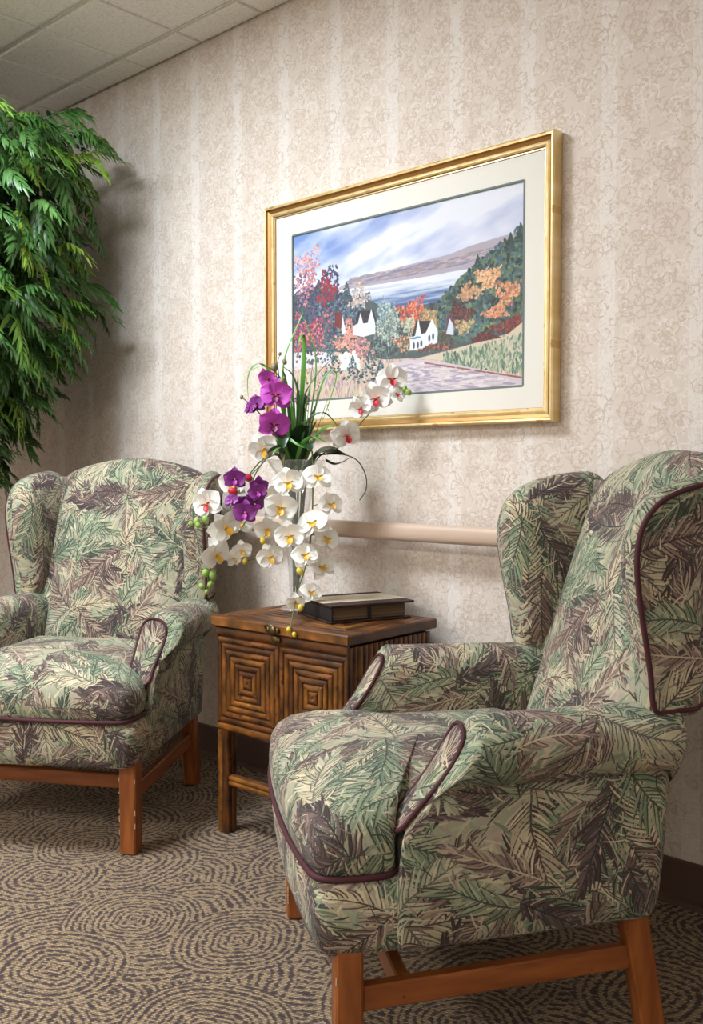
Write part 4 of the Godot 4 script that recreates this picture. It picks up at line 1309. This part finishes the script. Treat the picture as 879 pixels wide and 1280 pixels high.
	add_tube(st, smooth_path([Vector3(-0.01, 0.3, 0), Vector3(-0.05, 0.44, 0.03), Vector3(-0.12, 0.39, 0.06), Vector3(-0.17, 0.335, 0.08)]), 0.0018, 0.0012, 6)
	part("stem", done(st), M.stem_dark, rd)
	for p in [Vector3(-0.131, 0.378, 0.072), Vector3(-0.170, 0.340, 0.085)]:
		part("blossom", bud_mesh, M.lip_red, rd, Transform3D(Basis(Vector3(0, 0, 1), 0.6).scaled(Vector3(0.018, 0.013, 0.013)), p))
	build_greens()

func build_greens() -> void:
	rng.seed = 44
	var g := thing("grass_bunch", "tuft of long green grass blades rising from the vase", "grass", VASE, deg_to_rad(TURN))
	var tall := [
		[[0.005, 0.42, 0], [0.015, 0.6, 0.0], [0.022, 0.72, 0.01], [0.022, 0.775, 0.02], [0.012, 0.77, 0.03], [0.008, 0.74, 0.035], 0.014, 0],
		[[-0.01, 0.42, 0.02], [-0.035, 0.62, 0.02], [-0.03, 0.72, 0.02], [0.013, 0.83, 0.0], [0.02, 0.85, 0.0], 0.006, 0],
		[[0.02, 0.42, 0.0], [0.05, 0.62, 0.0], [0.055, 0.72, -0.01], [0.035, 0.80, -0.02], [0.003, 0.86, -0.02], 0.005, 0],
		[[-0.01, 0.42, 0.02], [-0.005, 0.58, 0.02], [-0.04, 0.655, 0.035], [-0.09, 0.69, 0.04], [-0.154, 0.66, 0.05], 0.005, 0],
		[[-0.012, 0.42, 0.02], [-0.04, 0.6, 0.06], [-0.075, 0.68, 0.07], [-0.11, 0.69, 0.07], [-0.13, 0.655, 0.065], [-0.13, 0.60, 0.06], 0.007, 0],
		[[0.02, 0.42, 0.0], [0.06, 0.6, 0.0], [0.085, 0.67, 0.0], [0.11, 0.68, 0.0], [0.113, 0.655, 0.0], [0.09, 0.58, 0.0], [0.075, 0.54, 0.0], 0.006, 0],
		[[0.0, 0.42, 0.01], [0.015, 0.58, 0.01], [0.05, 0.66, 0.0], [0.115, 0.731, -0.02], 0.006, 1],
		[[-0.01, 0.42, 0.01], [-0.02, 0.56, 0.02], [-0.03, 0.66, 0.02], [-0.04, 0.68, 0.03], 0.009, 1],
		[[0.0, 0.42, 0.02], [0.01, 0.58, 0.03], [-0.005, 0.66, 0.03], [-0.035, 0.69, 0.03], 0.008, 1],
		[[0.01, 0.42, 0.03], [0.03, 0.53, 0.05], [0.08, 0.56, 0.06], [0.125, 0.515, 0.06], 0.008, 1],
		[[0.02, 0.42, 0.02], [0.06, 0.50, 0.04], [0.10, 0.525, 0.05], [0.136, 0.525, 0.05], 0.010, 0],
		[[0.0, 0.42, 0.04], [0.02, 0.47, 0.08], [0.05, 0.49, 0.10], [0.09, 0.475, 0.11], 0.012, 0],
		[[-0.01, 0.42, 0.04], [-0.03, 0.46, 0.08], [-0.05, 0.455, 0.10], [-0.06, 0.44, 0.11], 0.012, 0],
		[[-0.01, 0.42, 0.03], [-0.03, 0.49, 0.06], [0.0, 0.475, 0.10], [0.03, 0.46, 0.11], 0.012, 0],
		[[-0.02, 0.42, 0.0], [-0.06, 0.5, 0.02], [-0.09, 0.505, 0.03], [-0.11, 0.50, 0.04], 0.006, 0]]
	for b in tall:
		var c := []
		for k in b.size() - 2:
			c.append(Vector3(b[k][0], b[k][1], b[k][2]))
		var st := begin()
		ribbon(st, smooth_path(c, 6), b[-2], Vector3(1, 0, 0.3))
		part("blade", done(st), M.blade if b[-1] == 0 else M.blade_dark, g)
	for k in 26:
		var a := rng.randf_range(-0.5, 0.55)
		var h := rng.randf_range(0.10, 0.27)
		var c := [Vector3(a * 0.05, 0.40, rng.randf_range(-0.02, 0.04)), Vector3(a * 0.09, 0.40 + h * 0.6, rng.randf_range(-0.03, 0.05)), Vector3(a * 0.16, 0.40 + h, rng.randf_range(-0.05, 0.06))]
		var st := begin()
		ribbon(st, smooth_path(c, 4), rng.randf_range(0.006, 0.012), Vector3(1, 0, rng.randf_range(-0.6, 0.6)))
		part("blade", done(st), M.blade_dark if k % 3 else M.blade, g)
	# broad dark leaves round the mouth of the vase
	var lv := thing("orchid_leaves", "rosette of broad dark green leaves over the vase's rim", "leaves", VASE, deg_to_rad(TURN))
	var broad := [[[0.02, 0.41, 0.03], [0.06, 0.45, 0.06], [0.10, 0.46, 0.07], [0.142, 0.445, 0.07], 0.075], [[-0.01, 0.41, 0.03], [-0.04, 0.45, 0.06], [-0.07, 0.45, 0.075], [-0.08, 0.43, 0.08], 0.06], [[0.0, 0.41, 0.03], [0.01, 0.46, 0.06], [0.03, 0.47, 0.09], [0.05, 0.455, 0.11], 0.06], [[-0.01, 0.41, 0.03], [-0.02, 0.47, 0.05], [-0.03, 0.49, 0.08], [-0.03, 0.46, 0.10], 0.05], [[0.02, 0.41, -0.02], [0.06, 0.46, -0.05], [0.10, 0.47, -0.08], [0.13, 0.45, -0.09], 0.06], [[-0.02, 0.41, -0.02], [-0.06, 0.46, -0.05], [-0.09, 0.46, -0.08], [-0.1, 0.44, -0.09], 0.06], [[0.0, 0.41, 0.0], [0.0, 0.47, 0.03], [0.02, 0.51, 0.05], [0.04, 0.52, 0.07], 0.05], [[0.085, 0.43, 0.06], [0.11, 0.42, 0.08], [0.135, 0.425, 0.08], [0.155, 0.437, 0.08], 0.02]]
	for b in broad:
		var c := []
		for k in 4:
			c.append(Vector3(b[k][0], b[k][1], b[k][2]))
		var st := begin()
		ribbon(st, smooth_path(c, 5), b[4], Vector3(0.5, 0.2, 1).normalized() if absf(c[3].x) > 0.06 else Vector3(1, 0, 0), 0.35, 0.5)
		part("leaf", done(st), M.leaf_dark, lv)
	# curling tendril at the right
	var tn := thing("vine_tendril", "thin green tendril curling down at the vase's right", "vine", VASE, deg_to_rad(TURN))
	var st2 := begin()
	add_tube(st2, smooth_path([Vector3(0.01, 0.36, 0.01), Vector3(0.04, 0.43, 0.04), Vector3(0.10, 0.445, 0.06), Vector3(0.14, 0.442, 0.06), Vector3(0.175, 0.425, 0.06), Vector3(0.197, 0.385, 0.06), Vector3(0.198, 0.345, 0.06), Vector3(0.18, 0.315, 0.06)]), 0.0022, 0.0012, 6)
	part("stem", done(st2), M.stem_dark, tn)
	# bare stalks standing in the glass
	for k in 6:
		var sk := thing("flower_stalk", ["dark stalk standing in the glass vase, farthest left", "dark stalk in the vase, second from the left", "dark stalk in the vase, third from the left", "dark stalk in the vase, fourth from the left", "dark stalk in the vase, fifth from the left", "dark stalk standing in the glass vase, farthest right"][k], "stalk", VASE, deg_to_rad(TURN), "stalks in the vase")
		var a := (k - 2.5) / 2.5
		var st := begin()
		add_tube(st, smooth_path([Vector3(a * 0.008, 0.05 + 0.02 * (k % 3), [-0.006, 0.006][k % 2]), Vector3(a * 0.012, 0.2, [-0.008, 0.008][k % 2]), Vector3(a * 0.025, 0.34, [-0.01, 0.01][k % 2]), Vector3(a * 0.04, 0.43, 0.0)]), 0.0035, 0.0028, 6)
		part("stem", done(st), M.stem_dark if k % 2 else M.twig, sk)
	# fine twigs with tiny yellow buds
	for k in 5:
		var tw := thing("bud_twig", ["thin twig with tiny yellow buds, leftmost among the grass", "thin twig with tiny yellow buds, second from left in the grass", "thin twig with tiny yellow buds, middle one in the grass", "thin twig with tiny yellow buds, second from right in the grass", "thin twig with tiny yellow buds, rightmost among the grass"][k], "twig", VASE, deg_to_rad(TURN), "budded twigs in the vase")
		var top := Vector3([0.0, 0.03, 0.045, 0.065, 0.09][k], [0.62, 0.66, 0.70, 0.64, 0.60][k], [-0.02, 0.0, -0.02, 0.01, 0.02][k])
		var line := smooth_path([Vector3(top.x * 0.2, 0.40, 0.0), Vector3(top.x * 0.6, 0.5, 0.0), top], 5)
		var st := begin()
		add_tube(st, line, 0.0012, 0.0007, 5)
		part("stem", done(st), M.twig, tw)
		for b in 7:
			var p := line[4 + b % 7] + Vector3(rng.randf_range(-0.014, 0.014), rng.randf_range(-0.005, 0.01), rng.randf_range(-0.01, 0.01))
			part("bud", bud_mesh, M.bud_yellow if b % 2 else M.bud_green, tw, Transform3D(Basis().scaled(Vector3.ONE * 0.0032), p))

# ------------------------------------------------------------------ silk tree
func leaf_spray_mesh(seed_: int, n: int) -> ArrayMesh:
	rng.seed = seed_
	var st := begin()
	# stem grows along +x and droops; leaves hang in pairs
	var droop := rng.randf_range(0.5, 1.0)
	var line := smooth_path([Vector3.ZERO, Vector3(0.07, 0.012, 0), Vector3(0.125, -0.015 * droop, 0.005), Vector3(0.165, -0.07 * droop, 0.0)], 4)
	add_tube(st, line, 0.0022, 0.001, 4, false)
	for k in n:
		var f := 0.18 + 0.82 * k / float(n - 1)
		var idx := clampi(int(f * (line.size() - 1)), 0, line.size() - 1)
		var p := line[idx]
		var side := 1.0 if k % 2 else -1.0
		var out := Vector3(0.45 + 0.5 * f, -0.25 - rng.randf() * 0.5, side * (0.95 - 0.75 * f) + rng.randf_range(-0.15, 0.15)).normalized()
		var length := rng.randf_range(0.046, 0.068) * (1.05 - 0.2 * f)
		var q := smooth_path([p, p + out * length * 0.5 + Vector3(0, 0.004, 0), p + out * length + Vector3(0, -0.014, 0)], 2)
		ribbon(st, q, length * 0.27, Vector3(-out.z, 0.25, out.x), 0.25, 0.35)
	return done(st)

func build_tree() -> void:
	var pos := Vector3(-3.49, 0, 0.60)
	var t := thing("silk_tree", "leafy green artificial tree in the corner behind the left wing chair", "tree", pos)
	var st := begin()
	lathe(st, [Vector2(0.0, 0.0), Vector2(0.14, 0.0), Vector2(0.15, 0.02), Vector2(0.19, 0.30), Vector2(0.205, 0.31), Vector2(0.205, 0.345), Vector2(0.185, 0.345), Vector2(0.18, 0.30), Vector2(0.0, 0.30)], 28)
	part("pot", done(st), M.pot, t)
	st = begin()
	lathe(st, [Vector2(0.0, 0.318), Vector2(0.1, 0.315), Vector2(0.182, 0.305)], 24)
	part("soil", done(st), M.soil, t)
	for k in 3:
		st = begin()
		var a := TAU * k / 3.0
		add_tube(st, smooth_path([Vector3(cos(a) * 0.05, 0.3, sin(a) * 0.05), Vector3(cos(a) * 0.03, 0.8, sin(a) * 0.04), Vector3(cos(a) * 0.06, 1.4, sin(a) * 0.05), Vector3(cos(a) * 0.14, 1.9, sin(a) * 0.1), Vector3(cos(a) * 0.22, 2.2, sin(a) * 0.14)]), 0.018, 0.008, 8)
		part("trunk", done(st), M.bark, t)
	var kinds := []
	for k in 5:
		kinds.append(leaf_spray_mesh(200 + k, 17 + k % 3))
	rng.seed = 91
	var inner := begin()
	inner.set_smooth_group(0)
	var made := 0
	var fill := []
	for i in 1700:
		# crown: full and upright high up, ragged and narrower below
		var h := lerpf(0.95, 2.27, pow(rng.randf(), 0.75))
		var view := atan2(0.735, 0.678)
		var a := view + rng.randf_range(-2.2, 2.2) if i < 1150 else rng.randf() * TAU
		var reach := crown_reach(h)
		var outer := i < 1150 and i % 2 == 0
		var r := reach * (rng.randf_range(0.68, 0.97) if outer else rng.randf_range(0.15, 0.75))
		var p := Vector3(cos(a) * r, h, sin(a) * r)
		var wp := pos + p
		if wp.z < 0.11 or wp.x < ROOM_L + 0.12 or wp.z > 1.05:
			continue
		var turn := -a + rng.randf_range(-0.7, 0.7)
		var b := Basis(Vector3.UP, turn) * Basis(Vector3(0, 0, 1), rng.randf_range(-0.9, 0.25)) * Basis(Vector3.RIGHT, rng.randf_range(-0.7, 0.7))
		var k := rng.randf_range(0.8, 1.12)
		var tip: Vector3 = wp + b.x * 0.2 * k
		if tip.z < 0.085 or tip.x < ROOM_L + 0.02 or tip.y > CEIL - 0.05 or wp.y > CEIL - 0.08:
			continue
		var xf := Transform3D(b.scaled(Vector3.ONE * k), p)
		if made < 295 and outer:
			part("leaf_spray", kinds[i % 5], M.tree[rng.randi() % 5], t, xf)
			made += 1
		else:
			fill.append([i % 5, xf])
	for f in fill:
		inner.append_from(kinds[f[0]], 0, f[1])
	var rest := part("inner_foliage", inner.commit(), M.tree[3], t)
	rest.set_meta("kind", "stuff")

func crown_reach(h: float) -> float:
	return lerp_table([Vector2(0.95, 0.12), Vector2(1.2, 0.22), Vector2(1.35, 0.34), Vector2(1.45, 0.47), Vector2(1.7, 0.54), Vector2(1.95, 0.56), Vector2(2.15, 0.58), Vector2(2.3, 0.5)], h)

# ------------------------------------------------------------------
func _ready() -> void:
	# camera: level on a tripod at 1.02 m, turned 42.7 degrees to the left and tipped down 2.5
	var cam := Camera3D.new()
	cam.name = "camera"
	add_child(cam)
	cam.position = Vector3(0, 1.0169, 2.15)
	cam.rotation_degrees = Vector3(-2.502, 42.726, 0)
	cam.fov = rad_to_deg(2.0 * atan(640.0 / 1197.0))
	cam.near = 0.05
	cam.far = 50
	cam.current = true
	var we := WorldEnvironment.new()
	we.name = "environment"
	var e := Environment.new()
	e.background_mode = Environment.BG_COLOR
	e.background_color = Color(0.0, 0.0, 0.0)
	e.tonemap_mode = Environment.TONE_MAPPER_LINEAR
	e.tonemap_exposure = 1.13
	e.sdfgi_enabled = true
	e.ssao_enabled = true
	e.ssil_enabled = true
	we.environment = e
	add_child(we)
	make_materials()
	troffer(TX + TILE, TZ + 3 * TILE, 2, 2, 6.3, c8(236, 245, 255), "fluorescent ceiling panel nearest the papered wall")
	troffer(TX, TZ + 11 * TILE, 4, 2, 8.6, c8(251, 250, 249), "fluorescent ceiling panel farthest from the papered wall")
	troffer(TX + 8 * TILE, TZ + 11 * TILE, 4, 2, 1.6, c8(251, 250, 249), "fluorescent ceiling panel behind the right wing chair's side of the room")
	build_room()
	build_handrail()
	var D := chair_meshes()
	build_chair(Vector3(-2.546, 0, 0.632), deg_to_rad(30.5), "palm-patterned wing chair at the left, in front of the green tree", D)
	build_chair(Vector3(-1.133, 0, 0.627), deg_to_rad(-36.5), "palm-patterned wing chair nearest the camera, right of the bamboo chest", D)
	build_chest()
	build_print()
	build_book()
	build_flowers()
	build_tree()
